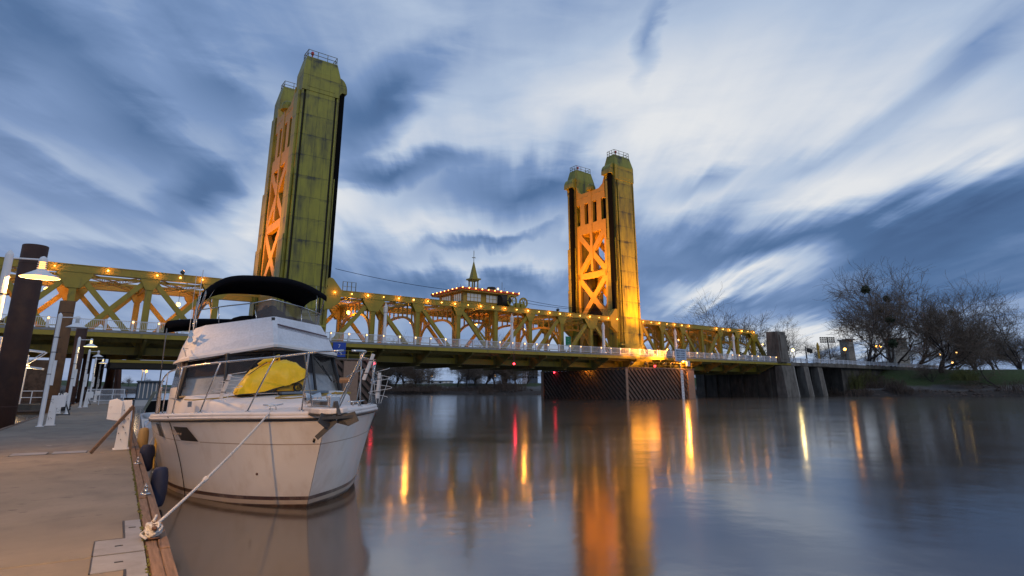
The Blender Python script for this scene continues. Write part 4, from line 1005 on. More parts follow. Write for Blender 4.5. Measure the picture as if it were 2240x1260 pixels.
for (x, y) in ((.17, 6.72), (.17, 6.12), (.28, 5.3), (.28, 7.5)): b = MB(); b.box(x - .03, x + .03, y - .015, y + .015, DK + .004, DK + .010); b.build('bolt_hole', M['caulk'], t)
b = MB(); rr = random.Random(2)
for i in range(300):   # moss and grit caught along the timber gap
    y = rr.uniform(4.6, 22); x = NR + rr.uniform(-.012, .02); q = rr.uniform(.008, .02); b.lathe((x, y, DK), [(q, 0), (q*.7, q*.7), (q*.2, q)], 5)
o = b.build('moss_line', M['shrubg'], t); o['kind'] = 'stuff'
def cleat(name, label, x, y, ln=.30, m_=None, rot=0.0, z=DK + .02):
    t = thing(name, label, 'cleat', 'K', (x, y, z), rz=rot)
    ORG[t.name] = Vector((0, 0, 0)); b = MB()
    b.box(-.055, .055, -.10, .10, 0, .014); 
    for s in (-1, 1): b.tube([(0, s*.05, .01), (0, s*.045, .075)], [.026, .02], 8)
    b.tube([(0, -ln/2, .105), (0, -ln/2*.6, .092), (0, 0, .085), (0, ln/2*.6, .092), (0, ln/2, .105)], [.012, .022, .026, .022, .012], 8)
    b.build('horn', m_ or M['rustcleat'], t, smooth=True); return t
cleat('dock_cleat', 'rusty dock cleat wrapped in white mooring rope', NR + .07, 6.85, .36)
cleat('dock_cleat', 'bare dock cleat nearest the navy fender', NR + .09, 9.6, .26, M['chrome'])
cleat('dock_cleat', 'bare dock cleat near the foot of the white pedestal', NR + .08, 13.4, .26, M['chrome'])
# mooring rope, twisted strands
def strand(pts, r, seg=6, tw=None):
    b = MB(); P = [Vector(p) for p in pts]; L = [0]
    for i in range(1, len(P)): L.append(L[-1] + (P[i] - P[i-1]).length)
    for k in range(3):
        q = []
        for i, p in enumerate(P):
            d = (P[min(i+1, len(P)-1)] - P[max(i-1, 0)]).normalized(); s = d.cross(Vector((0, 0, 1))); 
            if s.length < 1e-3: s = Vector((1, 0, 0))
            s.normalize(); u = d.cross(s); a = L[i]/(r*9)*2*math.pi + k*2.094
            q.append(p + (s*math.cos(a) + u*math.sin(a))*r*.5)
        b.tube(q, r*.62, seg)
    return b
def resample(pts, n):
    P = [Vector(p) for p in pts]; L = [0]
    for i in range(1, len(P)): L.append(L[-1] + (P[i] - P[i-1]).length)
    out = []
    for k in range(n):
        s = L[-1]*k/(n-1); i = 1
        while i < len(L) - 1 and L[i] < s: i += 1
        f = (s - L[i-1])/max(1e-6, L[i] - L[i-1]); a, c = P[i-1], P[i]
        out.append(a.lerp(c, f))
    return out
BX, BY = 2.85, 9.9    # boat axis and stem
ca = Vector((NR + .07, 6.85, DK + .11)); cb = Vector((BX - .68, BY + .92, 1.565))
line = [ca.lerp(cb, k/40) - Vector((0, 0, .16*4*(k/40)*(1 - k/40)*.35)) for k in range(41)]
ro = thing('mooring_rope', 'white twisted rope from the bow down to the knotted dock cleat', 'rope', 'K', tuple(ca))
strand(resample(line, 420), .0145).build('line', M['rope'], ro, smooth=True)
kn = []; rr = random.Random(8)
for k in range(120):
    a = k*.42; kn.append((ca.x + .058*math.cos(a)*(.8 + .3*math.sin(k*.13)), ca.y + .066*math.sin(a) + .04*math.sin(k*.11), DK + .07 + .035*math.sin(k*.31) + .035*(k % 25)/25))
strand(resample(kn, 700), .0125, 5).build('knot', M['rope'], ro, smooth=True)
tl = [ca + Vector((0, .1, .03)), ca + Vector((.02, .2, .06)), ca + Vector((0.02, .30, .02)), ca + Vector((-.05, .16, -.05)), ca + Vector((-.10, .02, -.06)), ca + Vector((-.06, -.12, -.07))]
strand(resample(tl, 90), .0115, 5).build('tail', M['rope'], ro, smooth=True)
kp = line[12]; b = MB(); b.tube([kp - Vector((.02, .02, .01)), kp + Vector((.02, .02, .02)), kp + Vector((.03, .0, .04))], [.026, .028, .01], 6); b.build('splice', M['rope'], ro)
# lamps along the dock
def dock_lamp(label, y, lit, x=-2.3):
    t = thing('dock_lamp', label, 'lamp post', 'K', (x, y, DK), group='white lamp posts along the dock')
    zt = 4.62; b = MB(); b.lathe((x, y, DK), [(.13, 0), (.13, .02), (.075, .03), (.072, zt - DK - .05), (.05, zt - DK), (.01, zt - DK + .05)], 12); b.build('post', M['white'], t, smooth=False)
    b = MB(); b.tube([(x, y, zt - .12), (x + .52, y, zt - .10)], .018, 6); b.build('arm', M['white'], t)
    c = (x + .56, y, zt - .36); b = MB(); b.lathe(c, [(.35, -.12), (.20, -.03), (.085, .04), (.085, .06)], 24, caps=False)
    b.build('shade', M['white'], t)
    b = MB(); b.lathe(c, [(.335, -.114), (.19, -.036), (.075, .020), (.004, .022)], 24, caps=False); b.build('glow_disc', M['lampe'] if lit == 2 else (M['lampy'] if lit else M['white']), t)
    b = MB(); b.lathe(c, [(.052, .03), (.052, .22)], 12); b.build('globe', M['lampe'] if lit == 2 else (M['lampy'] if lit else M['pvc']), t)
    b = MB()
    for k in range(3): z = c[2] + .085 + k*.045; b.lathe((c[0], c[1], z), [(.085, -.006), (.088, 0), (.085, .006)], 14)
    b.lathe((c[0], c[1], c[2] + .21), [(.08, 0), (.078, .05), (.055, .10), (.015, .125)], 14); b.build('cap', M['white'], t)
    for z in (3.2, 3.75, 2.4): b = MB(); b.lathe((x, y, z), [(.082, -.012), (.084, 0), (.082, .012)], 10); b.box(x + .07, x + .13, y - .012, y + .012, z - .02, z + .02); b.build('strap', M['dark'] , t)
    b = MB(); b.box(x + .06, x + .16, y - .06, y + .06, 2.0, 2.9); b.build('conduit_box', M['white'], t)
    if lit:
        point(t, (c[0], c[1], c[2] - .035), (1650 if y < 10 else 430) if lit == 2 else 60, (1.0, .50, .15) if lit == 2 else (1, .66, .25), .045)
    return t
dock_lamp('lamp post on the near dock outside the left edge of the view', 3.0, 2)
dock_lamp('nearest lamp post in view, glowing brightly before the big rusty pile', 15.7, 2)
for y, lit, lb in ((28.3, 0, 'unlit lamp post leaning over the dock beside the second pile'), (41.2, 1, 'third lamp post with yellow glow before the third pile'), (54.3, 0, 'unlit fourth lamp post from the camera'), (68.5, 1, 'fifth lamp post with small yellow glow'), (84.0, 0, 'unlit lamp post at the far end of the dock')):
    dock_lamp(lb, y, lit)
b = MB(); tt = None
o = bpy.data.objects['dock_lamp.001']; b = MB(); b.box(-2.3 + .05, -2.3 + .10, 15.7 - .12, 15.7 + .06, 2.35, 2.62); b.build('notice', mat('orange_notice', (.6, .2, .08), .6), o)
# piles
def pile(label, x, y, zt, r, m_):
    t = thing('steel_pile', label, 'pile', 'K', (x, y, 0), group='rusty steel piles along the dock')
    b = MB(); b.lathe((x, y, -2), [(r, 0), (r, zt + 2 - .02), (r - .02, zt + 2), (r - .05, zt + 1.99), (r - .05, zt + 1.6)], 28); o = b.build('tube', m_, t)
    for p in o.data.polygons: p.use_smooth = abs(p.normal.z) < .3
    b = MB(); b.lathe((x, y, 1.2), [(r + .004, 0), (r + .006, .02), (r + .004, .04)], 28); b.lathe((x, y, zt - .8), [(r + .004, 0), (r + .006, .02), (r + .004, .04)], 28); b.build('weld_ring', M['pile'], t)
pile('tallest nearest pile behind the glowing lamp', -3.68, 30.3, 7.5, .44, M['pile'])
pile('second pile, orange rusted at its foot behind the unlit lamp', -3.7, 48.8, 7.45, .43, M['pileb'])
pile('third pile behind the yellow lamp', -3.65, 66.5, 7.2, .42, M['pile'])
pile('fourth dark pile behind the unlit lamp', -3.6, 84, 7.0, .43, M['pile'])
pile('fifth dark pile near the dock end gate', -2.6, 92, 6.9, .5, M['pile'])
pile('last dark pile beside the dock end gate', -1.4, 97, 6.9, .5, M['pile'])
# pedestals
def pedestal(label, x, y, s, fx=0.0):
    t = thing('power_pedestal', label, 'power pedestal', 'K', (x, y, DK), group='white dock power pedestals')
    b = MB(); b.frus((x - .13, x + .13, y - .10, y + .10), DK + .03, (x - .09, x + .09, y - .08, y + .08), DK + 1.08); b.box(x - .16, x + .16, y - .13, y + .13, DK, DK + .03); b.build('column', M['white'], t, bevel=.008)
    xa, xb = sorted((x + s*.092, x + s*.36)); b = MB(); b.prism([(xa, DK + .62 + (.05 if s < 0 else 0)), (xb, DK + .62 + (.0 if s < 0 else .05)), (xb, DK + 1.05), ((xa+xb)/2, DK + 1.12), (xa, DK + 1.07)], y - .12, y + .12, 'y'); b.box(xa - .004, xb + .004, y - .125, y + .125, DK + .80, DK + .81); b.build('outlet_box', M['white'], t, bevel=.01)
    b = MB(); rr = random.Random(int(y))
    for k in range(10): q = Vector((x + rr.uniform(-.09, .09), y - .104, DK + rr.uniform(.1, .95))); b.box(q.x - .008, q.x + .008, y - .135 + .02, y - .09, q.z - .01, q.z + .01)
    b.build('bolt', M['dark'], t); return t
pd = pedestal('chipped white power pedestal beside the boat with brown braces', .18, 16.9, -1)
for y, x, lb in ((28.9, -2.05, 'white power pedestal at the foot of the unlit second lamp'), (54.9, -2.0, 'white power pedestal at the foot of the fourth lamp'), (74, -2.0, 'white power pedestal before the dock end gate'), (42.0, -2.75, 'white power pedestal left of the third lamp')):
    pedestal(lb, x, y, 1)
t = thing('timber_brace', 'two brown boards propped in a leaning V before the white pedestal', 'brace', 'K', (.15, 16, DK))
b = MB(); b.beam((-.36, 16.1, DK + .02), (.30, 16.6, DK + .95), .035, .07); b.build('board', M['timber'], t); b = MB(); b.beam((.36, 16.4, DK + .02), (.31, 16.65, DK + .93), .035, .06); b.build('board', M['timber'], t)
for (x, y) in ((-2.55, 39.4), (-2.4, 61)):
    t = thing('post_brace', 'grey metal A shaped brace on the dock edge %s' % ('before the third lamp' if y < 50 else 'before the fifth lamp'), 'brace', 'K', (x, y, DK))
    b = MB(); b.beam((x - .3, y, DK), (x, y, DK + 1.2), .06, .06); b.beam((x + .5, y, DK), (x, y, DK + 1.2), .06, .06); b.beam((x - .3, y, DK + .03), (x + .5, y, DK + .03), .05, .05); b.build('frame', M['steelk'], t)
b = MB()
for k in range(3): b.lathe((-2.85, 46.2, DK + .12 + k*.16), [(.25, -.08), (.42, -.07), (.46, 0), (.42, .07), (.25, .08)], 16)
solo(b, 'tyre_stack', M['rubber'], 'black tyres stacked on the dock at the second pile', 'tyre', 'K', (-2.85, 46.2, DK))
# dock end gate
t = thing('dock_gate', 'white pipe railing closing the dock far end', 'gate', 'K', (-1.5, 62, DK)); b = MB()
for z in (.35, .8, 1.25): b.tube([(-2.3, 62, DK + z), (.3, 62, DK + z)], .03, 6)
for x in (-2.3, -1.4, -.5, .3): b.tube([(x, 62, DK), (x, 62, DK + 1.25)], .035, 6)
b.build('rails', M['wrail'], t)
b = MB()
for k in range(22): b.tube([(-2.3, 62, DK + .1 + k*.052), (.3, 62, DK + .1 + k*.052)], .008, 4)
b.build('mesh_wires', M['wrail'], t)
# fenders
def fender(label, x, y, z0, h, r, m_, tie):
    t = thing('fender', label, 'fender', 'K', (x, y, z0)); b = MB(); prof = []
    for k in range(13):
        a = math.pi*k/12; prof.append((max(.01, r*min(1, (math.sin(a))**.35)), h*(1 - math.cos(a))/2))
    b.lathe((x, y, z0), prof, 20); b.build('body', m_, t, smooth=True)
    b = MB(); b.tube([(x, y, z0 + h - .02), (tie[0], tie[1], tie[2])], .008, 5); b.build('lanyard', M['rope'], t)
fender('navy ribbed fender hanging between the dock and the bow', .74, 12.0, .02, .62, .13, M['navy'], (.62, 12.0, .56))
fender('dark cone shaped fender beyond the navy one', .66, 15.6, .18, .55, .15, M['navy'], (.9, 15.7, 1.3))
fender('tan cylindrical fender near the pedestal foot', .66, 19.0, .3, .6, .13, mat('tan_fender', (.42, .27, .10), .7), (.9, 19.1, 1.3))
# ------------------------------------------------------------------ the cabin cruiser
t = boat = thing('cabin_cruiser', 'white flybridge cabin cruiser moored bow first beside the dock', 'boat', 'K', (BX, BY + 4, 0))
HEEL = R(-1.8); boat.rotation_euler[1] = HEEL
ORG[boat.name] = Vector((0, 4, 0)) # boat coords: x athwart, y aft of the stem
def interp(tab, x):
    if x <= tab[0][0]: return tab[0][1]
    for (a, va), (c, vc) in zip(tab[:-1], tab[1:]):
        if x <= c: f = (x - a)/(c - a); return va + (vc - va)*f
    return tab[-1][1]
def smoothtab(tab, x):
    n = len(tab)
    if x <= tab[0][0]: return tab[0][1]
    if x >= tab[-1][0]: return tab[-1][1]
    for i in range(n - 1):
        if x <= tab[i+1][0]:
            x0, y0 = tab[i]; x1, y1 = tab[i+1]; h = x1 - x0; f = (x - x0)/h
            m0 = (tab[i+1][1] - tab[i-1][1])/(tab[i+1][0] - tab[i-1][0]) if i > 0 else (y1 - y0)/h
            m1 = (tab[i+2][1] - y0)/(tab[i+2][0] - x0) if i < n - 2 else (y1 - y0)/h
            return (2*f**3 - 3*f**2 + 1)*y0 + (f**3 - 2*f**2 + f)*h*m0 + (-2*f**3 + 3*f**2)*y1 + (f**3 - f**2)*h*m1
SH = [(0, .004), (.25, .30), (.6, .62), (1, .90), (1.5, 1.22), (2, 1.50), (2.6, 1.77), (3.2, 1.96), (4, 2.08), (5.5, 2.14), (8, 2.10), (10, 1.98)]
WL = [(0, .003), (.25, .33), (.5, .60), (.9, .92), (1.3, 1.15), (1.9, 1.42), (2.5, 1.62), (3.5, 1.80), (5, 1.86), (9, 1.84)]
SZ = [(0, 1.44), (2, 1.42), (4, 1.36), (7, 1.25), (10, 1.18)]
END = 9.6
def sheer(a): return smoothtab(SZ, a)
def rake(z): return .92*(1 - z/1.44) if z > 0 else .92 + (-z)*1.2
hullb = MB()
NS, NZ = 54, 18
for s in (-1, 1):
    rows = []
    for i in range(NS + 1):
        f = i/NS; f = f**1.5; row = []
        for j in range(NZ + 1):
            v = j/NZ
            # walk along the local waterline from the local stem to the stern
            z_b, z_t = -.5, None
            a_guess = f*END
            for _ in range(3):
                z = -.5 + v*(sheer(a_guess) + .5); st = rake(z); a_guess = st + f*(END - st)
            z = -.5 + v*(sheer(a_guess) + .5); st = rake(z); a = st + f*(END - st); x = a - st
            g = max(0, z/sheer(a)); 
            w = smoothtab(WL, x)*(1 - g**1.6) + smoothtab(SH, x)*g**1.6
            if z < 0: w *= (1 + z*.5)
            if z < .98 and z > .9: w -= .0
            row.append((s*w, a, z))
        rows.append(row)
    hullb.strip(rows)
r0 = [(-p[0], p[1], p[2]) for p in rows[-1]]; hullb.strip([rows[-1], r0])
hull = hullb.build('hull', M['hull'], boat, smooth=True)
def gun(a, ins=0.0, dz=0.0):   # sheer point at distance a
    return smoothtab(SH, a) - ins, sheer(a) + dz
stn = [END*(i/60)**1.35 for i in range(61)]
for s in (-1, 1):
    b = MB(); b.tube([(s*(gun(a)[0] + .012), a, gun(a)[1] - .012) for a in stn], .022, 8); b.build('rub_rail', M['caulk'], boat, smooth=True)
b = MB()
for s in (-1, 1):
    b.tube([(s*(gun(a)[0] + .004), a, gun(a)[1] + .028) for a in stn], .026, 8)
    b.tube([(s*(gun(a)[0] - .03), a, gun(a)[1] + .075) for a in stn], .040, 8)
b.build('gunwale', M['stain'], boat, smooth=True)
rows = []
for a in stn:
    w, z = gun(a); r_ = []
    for k in range(13): q = -1 + 2*k/12; r_.append((q*max(.01, w - .03), a, z + .085 + .07*(1 - q*q)*min(1, w)))
    rows.append(r_)
b = MB(); b.strip(rows); b.build('foredeck', M['stain'], boat, smooth=True)
# raised cabin trunk
def TR(a): return smoothtab([(1.35, .05), (1.6, .42), (2.1, .85), (2.8, 1.22), (3.6, 1.50), (5, 1.68), (6.5, 1.72), (9, 1.70)], a)
rows = []
for i in range(40):
    a = 1.35 + (8.6 - 1.35)*(i/39)**1.3; w = TR(a); zb = sheer(a) + .09; zt = smoothtab([(1.35, 1.58), (2.1, 1.67), (3.2, 1.74), (4.2, 1.79), (9, 1.80)], a)
    r_ = [(-w - .03, a, zb), (-w, a, zb + (zt - zb)*.75), (-w + .06, a, zt - .01)]
    for k in range(9): q = -1 + 2*k/8; r_.append((q*(w - .09 if w > .2 else w*.5), a, zt + .05*(1 - q*q)))
    r_ += [(w - .06, a, zt - .01), (w, a, zb + (zt - zb)*.75), (w + .03, a, zb)]; rows.append(r_)
b = MB(); b.strip(rows); b.add(rows[0], [tuple(range(len(rows[0])))]); trunk = b.build('cabin_trunk', M['stain'], boat, smooth=True)
b = MB(); b.tube([(q*TR(1.62 + abs(q)*.5 + q*q*.9)*1.02, 1.52 + abs(q)*.35 + q*q*1.2, 1.555) for q in [x/10 for x in range(-10, 11)]], .010, 5); b.build('trunk_seam', M['maroon'], boat)
# superstructure under the flybridge
def zt_(x): return 2.62 + .12*(1 - abs(x)/1.6)
WB = [(-1.74, 5.05, 1.76), (-.95, 4.30, 1.80), (0, 4.02, 1.83), (.95, 4.30, 1.80), (1.74, 5.05, 1.76)]
WT = [(-1.58, 5.30, 2.58), (-.90, 4.62, 2.64), (0, 4.36, 2.68), (.90, 4.62, 2.64), (1.58, 5.30, 2.58)]
ws = MB()
for i in range(5):   # pillars
    ws.tube([WB[i], WT[i]], .035 if i not in (0, 4) else .05, 6)
ws.tube([(p[0], p[1], p[2] + .0) for p in WB], .035, 6); ws.tube(WT, .03, 6)
wf = ws.build('windscreen_frame', M['caulk'], boat)
tint = mat('tinted_glass', (0.02, 0.02, 0.022), 0.05, spec=.6, alpha=.35)
for i in range(4):
    b = MB(); b.strip([[WB[i], WB[i+1]], [WT[i], WT[i+1]]]); b.build('windscreen_pane', tint, wf)
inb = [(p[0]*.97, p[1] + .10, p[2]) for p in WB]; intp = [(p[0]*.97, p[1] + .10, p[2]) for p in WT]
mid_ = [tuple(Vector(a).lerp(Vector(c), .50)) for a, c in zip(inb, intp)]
b = MB(); b.strip([mid_, intp]); b.build('curtain', mat('brown_curtain', (.045, .03, .025), .9, var=.3, vscale=5), boat)
b = MB(); b.strip([[(p[0], p[1] + .03, p[2] - .03) for p in inb], [(p[0]*.99, p[1] + .06, p[2] + .01) for p in mid_]]); b.build('reflection_panel', mat('painted_reflection', (.62, .68, .74), .6, var=.18, vscale=3, dark=(.25, .27, .3), dscale=4, damt=.5), boat)  # pale panel added behind the lower glass, its colour stands for the reflection
b = MB(); b.box(-1.5, 1.5, 6.2, 6.25, 1.3, 2.6); b.build('cabin_partition', M['wood'], boat)
b = MB(); b.tube([(.9, 4.58, 2.62), (1.25, 4.5, 2.15)], .012, 5); b.build('wiper', M['caulk'], wf); b = MB(); b.tube([(1.12, 4.50, 2.38), (1.42, 4.72, 2.02)], .018, 5); b.build('wiper', M['caulk'], wf); b = MB(); b.tube([(-.2, 4.34, 2.66), (-.55, 4.30, 2.25)], .012, 5); b.build('wiper', M['caulk'], wf)
for s in (-1, 1):
    b = MB(); b.strip([[(s*1.76, 5.05, 1.74), (s*1.72, 8.3, 1.70)], [(s*1.72, 5.1, 1.98), (s*1.70, 8.3, 1.96)]]); b.strip([[(s*1.63, 5.3, 2.5), (s*1.62, 8.3, 2.44)], [(s*1.60, 5.3, 2.62), (s*1.60, 8.3, 2.56)]])
    b.build('cabin_side', M['hull'] if s > 0 else M['stain'], boat)
    b = MB(); b.strip([[(s*1.71, 5.75, 1.98), (s*1.69, 8.3, 1.96)], [(s*1.63, 5.75, 2.5), (s*1.62, 8.3, 2.44)]]); b.build('side_window', M['glass'], boat)
    b = MB(); b.prism([(5.08, 1.98), (5.75, 1.98), (5.75, 2.5), (5.34, 2.5)], s*1.66 - .05, s*1.66 + .05, 'x'); b.build('corner_panel', M['wood'], boat)
b = MB(); b.box(-1.6, 1.6, 8.3, 8.34, 1.3, 2.6); b.build('aft_bulkhead', M['wood'], boat)
# flybridge shell with overhanging lip
FB = [(-1.70, 8.3, 2.56), (-1.74, 5.45, 2.52), (-1.60, 5.02, 2.54), (-.05, 4.12, 2.78), (.05, 4.12, 2.78), (1.60, 5.02, 2.62), (1.74, 5.45, 2.60), (1.70, 8.3, 2.56)]
FM = [(-1.62, 8.3, 2.66), (-1.66, 5.42, 2.64), (-1.53, 5.06, 2.66), (-.05, 4.20, 2.88), (.05, 4.20, 2.88), (1.53, 5.06, 2.72), (1.66, 5.42, 2.70), (1.62, 8.3, 2.66)]
FT = [(-1.46, 8.1, 3.20), (-1.46, 5.95, 3.30), (-1.30, 5.55, 3.34), (-.05, 4.52, 3.48), (.05, 4.52, 3.48), (1.30, 5.45, 3.38), (1.46, 5.85, 3.32), (1.46, 8.1, 3.20)]
FI = [(x*.93, y + .10, z) for x, y, z in FT]
FL = [(x*.93, y + .14, 2.75) for x, y, z in FT]
b = MB(); b.strip([[(x*.95, y + .10, z - .02) for x, y, z in FB], FB, [(x, y, z + .05) for x, y, z in FB], FM])
b.build('flybridge_lip', M['stain'], boat)
b = MB(); b.strip([FM, [tuple((Vector(a) + Vector(c))/2 + Vector((a[0]*.012, -.02, 0))) for a, c in zip(FM, FT)], FT, FI, FL]); fb = b.build('flybridge_shell', M['nonskid'], boat, bevel=0)
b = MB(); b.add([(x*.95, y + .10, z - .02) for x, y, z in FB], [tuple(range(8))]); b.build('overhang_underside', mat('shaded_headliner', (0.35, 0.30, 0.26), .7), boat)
b = MB(); b.tube([(x*1.002, y - .003, z - .012) for x, y, z in FB], .011, 5); b.build('lip_trim', M['caulk'], boat)
b = MB()   # stripes on the starboard panel (right in the picture)
def onp(u, v): # on the right front panel
    a = Vector(FM[4]).lerp(Vector(FM[5]), u); c = Vector(FT[4]).lerp(Vector(FT[5]), u); mid = (a + c)/2 + Vector((a.x*.012, -.02, 0))
    q = a.lerp(mid, v*2) if v < .5 else mid.lerp(c, v*2 - 1); n = Vector((.45, -.85, .2)).normalized()*.008; return q + n
for (v0, v1) in ((.66, .72), (.615, .63), (.575, .585)):
    rows = [[tuple(onp(.0 + k/10, v0 - .12*k/10)) for k in range(11)], [tuple(onp(.0 + k/10, v1 - .12*k/10)) for k in range(11)]]
    if v0 > .6 and v0 < .65 or v0 < .6: pass
    b.strip(rows)
b.build('stripe', M['maroon'], fb)
b = MB(); q = onp(.0, .93); b.box(q.x - .12, q.x - .05, q.y - .02, q.y + .05, q.z - .06, q.z + .02); b.build('vent_cover', M['caulk'], fb)
# seats, helm and gear under the smoked screen
b = MB()
for (x, y, z, r, sx, sy, sz) in ((.1, 5.6, 3.5, .32, 1.3, 1, .9), (-.35, 5.9, 3.42, .3, 1.5, 1, .7), (.55, 5.7, 3.42, .25, 1.2, 1, .8), (.95, 6.0, 3.4, .28, 1.4, 1, .7), (.12, 5.5, 3.72, .13, 1, 1, 1)):
    b.ball((x, y, z), r, 12, 8, (sx, sy, sz))
b.build('seat_bundle', M['canvas'], boat, smooth=True)
VB = [(-.30, 4.95, 3.42), (0, 4.66, 3.47), (.75, 5.15, 3.41), (1.33, 5.65, 3.34), (1.45, 6.1, 3.31)]
VT = [(-.33, 5.25, 3.83), (0, 4.95, 3.92), (.80, 5.45, 3.82), (1.40, 5.95, 3.70), (1.50, 6.35, 3.66)]
sm = mat('smoked_acrylic', (0.10, 0.07, 0.055), 0.1, spec=.6, alpha=.62)
b = MB(); b.strip([VB, VT]); b.build('wind_deflector', sm, boat)
b = MB(); rl = [(-1.42, 6.6, 3.70), (-1.38, 5.95, 3.74), (-.9, 5.55, 3.80), (-.33, 5.22, 3.86), (0, 4.95, 3.93), (.80, 5.45, 3.84), (1.42, 5.95, 3.72), (1.50, 6.6, 3.70)]
b.tube(rl, .014, 8)
for p, q in ((VB[0], VT[0]), (VB[2], VT[2]), ((-1.0, 5.6, 3.3), (-1.05, 5.62, 3.78)), ((-1.42, 6.3, 3.2), (-1.42, 6.3, 3.71)), ((1.40, 6.3, 3.2), (1.49, 6.4, 3.70))): b.tube([p, q], .012, 6)
b.build('flybridge_rail', M['chrome'], boat, smooth=True)
# bimini canopies
def canopy(yA, yB, w, zc, ze, drop, name='bimini_top', skew=0):
    def sec(y, f, n=22, ins=0.0, dz=0.0):
        r = []
        for k in range(n + 1):
            q = -1 + 2*k/n; x = q*(w - ins); e = abs(q)**(4.5 if q < 0 else 2.3)
            r.append((x, y, zc - (zc - ze)*e*f + dz + skew*q))
        return r
    b = MB(); rows = [sec(yA + .02, 1.0, dz=-drop)] 
    rows += [sec(yA, 1.0, dz=-drop*.4), sec(yA + .06, 1.0, dz=0), sec(yA*.7 + yB*.3, 1, dz=.05), sec((yA + yB)/2, 1, dz=.03), sec(yA*.3 + yB*.7, 1, dz=.05), sec(yB - .06, 1), sec(yB, 1, dz=-drop*.5), sec(yB - .02, 1, dz=-drop)]
    b.strip(rows); o = b.build(name, M['canvas'], boat, smooth=True, sol=.02)
    b = MB()
    for yy, dz in ((yA + .20, .022), (yA + .55, .045)):
        for (k0, k1) in ((2, 9), (13, 21)):
            s_ = sec(yy, 1, dz=dz); b.tube([s_[k] for k in range(k0, k1)], .006, 4)
    b.build('seam_piping', mat('grey_piping', (.4, .36, .35), .6), o)
    return o
canopy(5.25, 7.5, 1.36, 4.52, 4.12, .15)
b = MB()
for s in (-1, 1):
    e = (s*1.36, 5.4, 4.12); f_ = (s*1.46, 6.55, 3.35)
    b.tube([e, (s*1.45, 6.5, 3.45)], .013, 6); b.tube([(s*1.37, 6.3, 4.2), f_], .013, 6); b.tube([(s*1.36, 7.3, 4.1), (s*1.46, 6.7, 3.4)], .013, 6)
    b.tube([(s*1.34, 5.35, 4.1), (s*1.40, 5.9, 3.72)], .010, 6); b.tube([(s*1.1, 5.3, 4.35), (s*1.38, 6.0, 3.7)], .006, 5)
b.build('bimini_frame', M['chrome'], boat, smooth=True)
canopy(8.3, 10.0, 1.92, 3.76, 3.66, .18, 'cockpit_canopy')
b = MB(); b.tube([(-1.92, 8.5, 3.5), (-1.97, 8.6, 1.3)], .016, 6); b.build('canopy_pole', M['chrome'], boat); b = MB(); b.tube([(1.92, 8.5, 3.5), (1.97, 8.6, 1.3)], .016, 6); b.build('canopy_pole', M['chrome'], boat)
# antennas, horns
b = MB(); b.tube([(-1.55, 5.6, 2.9), (-1.42, 6.1, 4.3), (-1.38, 6.3, 4.75)], .009, 5); b.tube([(-1.62, 5.55, 2.9), (-1.55, 5.9, 4.55)], .006, 5); b.build('antenna', M['pvc'], boat)
b = MB()
for dz in (0, .12): b.lathe((-1.60, 5.32, 2.98 + dz), [(.02, -.16), (.022, 0), (.035, .08), (.055, .12)], 12, Matrix.Rotation(R(90), 3, 'X'))
b.box(-1.62, -1.56, 5.3, 5.4, 2.95, 3.2); b.build('horn', M['chrome'], boat)
b = MB(); b.tube([(-1.66, 5.1, 2.62), (-1.70, 4.98, 2.72), (-1.72, 5.2, 2.80), (-1.62, 5.3, 2.80)], .012, 6); b.build('grab_handle', M['chrome'], boat)
# portholes
def hpoint(a, z, s=-1, off=.012):
    st = rake(z); x = a - st; g = z/sheer(a); w = smoothtab(WL, x)*(1 - g**1.6) + smoothtab(SH, x)*g**1.6; return Vector((s*(w + off), a, z))
for s in (-1, 1):
    for (a0, a1, sl) in ((2.35, 2.95, .24), (4.0, 4.55, .2)):
        for nm, ex, of, m_ in (('porthole_rim', .03, .010, M['stain']), ('porthole', 0, .018, M['caulk'])):
            b = MB(); rows = []
            for j in range(5):
                v = j/4; z = 1.04 - ex + (.24 + 2*ex)*v; aa0 = a0 - ex + sl*v; aa1 = a1 + ex + sl*v*.7
                rows.append([tuple(hpoint(aa0 + (aa1 - aa0)*k/8 - (0.0), z, s, of + (.0))) for k in range(9)])
            b.strip(rows); o = b.build(nm, m_, hull, smooth=True)
# faded name, drain hole, hanging line
b = MB(); b.tube([hpoint(3.25, z_, -1, .012) for z_ in (1.46, 1.2, .9, .6, .3, .1, 0)], .007, 4); b.build('hanging_line', M['caulk'], hull)
b = MB(); p = hpoint(1.25, .55, -1, .006); b.ball(p, .022, 8, 5); b.build('drain', M['wood'], hull)
b = MB(); p = hpoint(.62, 1.0, -1, 0); b.tube([hpoint(.27, 1.12, -1, .01), hpoint(.30, 1.07, -1, .015)], [.02, .02], 6); b.build('bow_eye', M['dark'], hull)
def letters(s, a, z):
    p = hpoint(a, z, -1, .02); q = hpoint(a - .3, z, -1, .02); d = (q - p).normalized(); 
    text(boat, s, .13, mat('faded_letter', (.44, .34, .26), .6), p, (R(90), 0, math.atan2(d.y, d.x)), 'faded_lettering', .001)
letters('TROJAN', 3.08, 1.17)
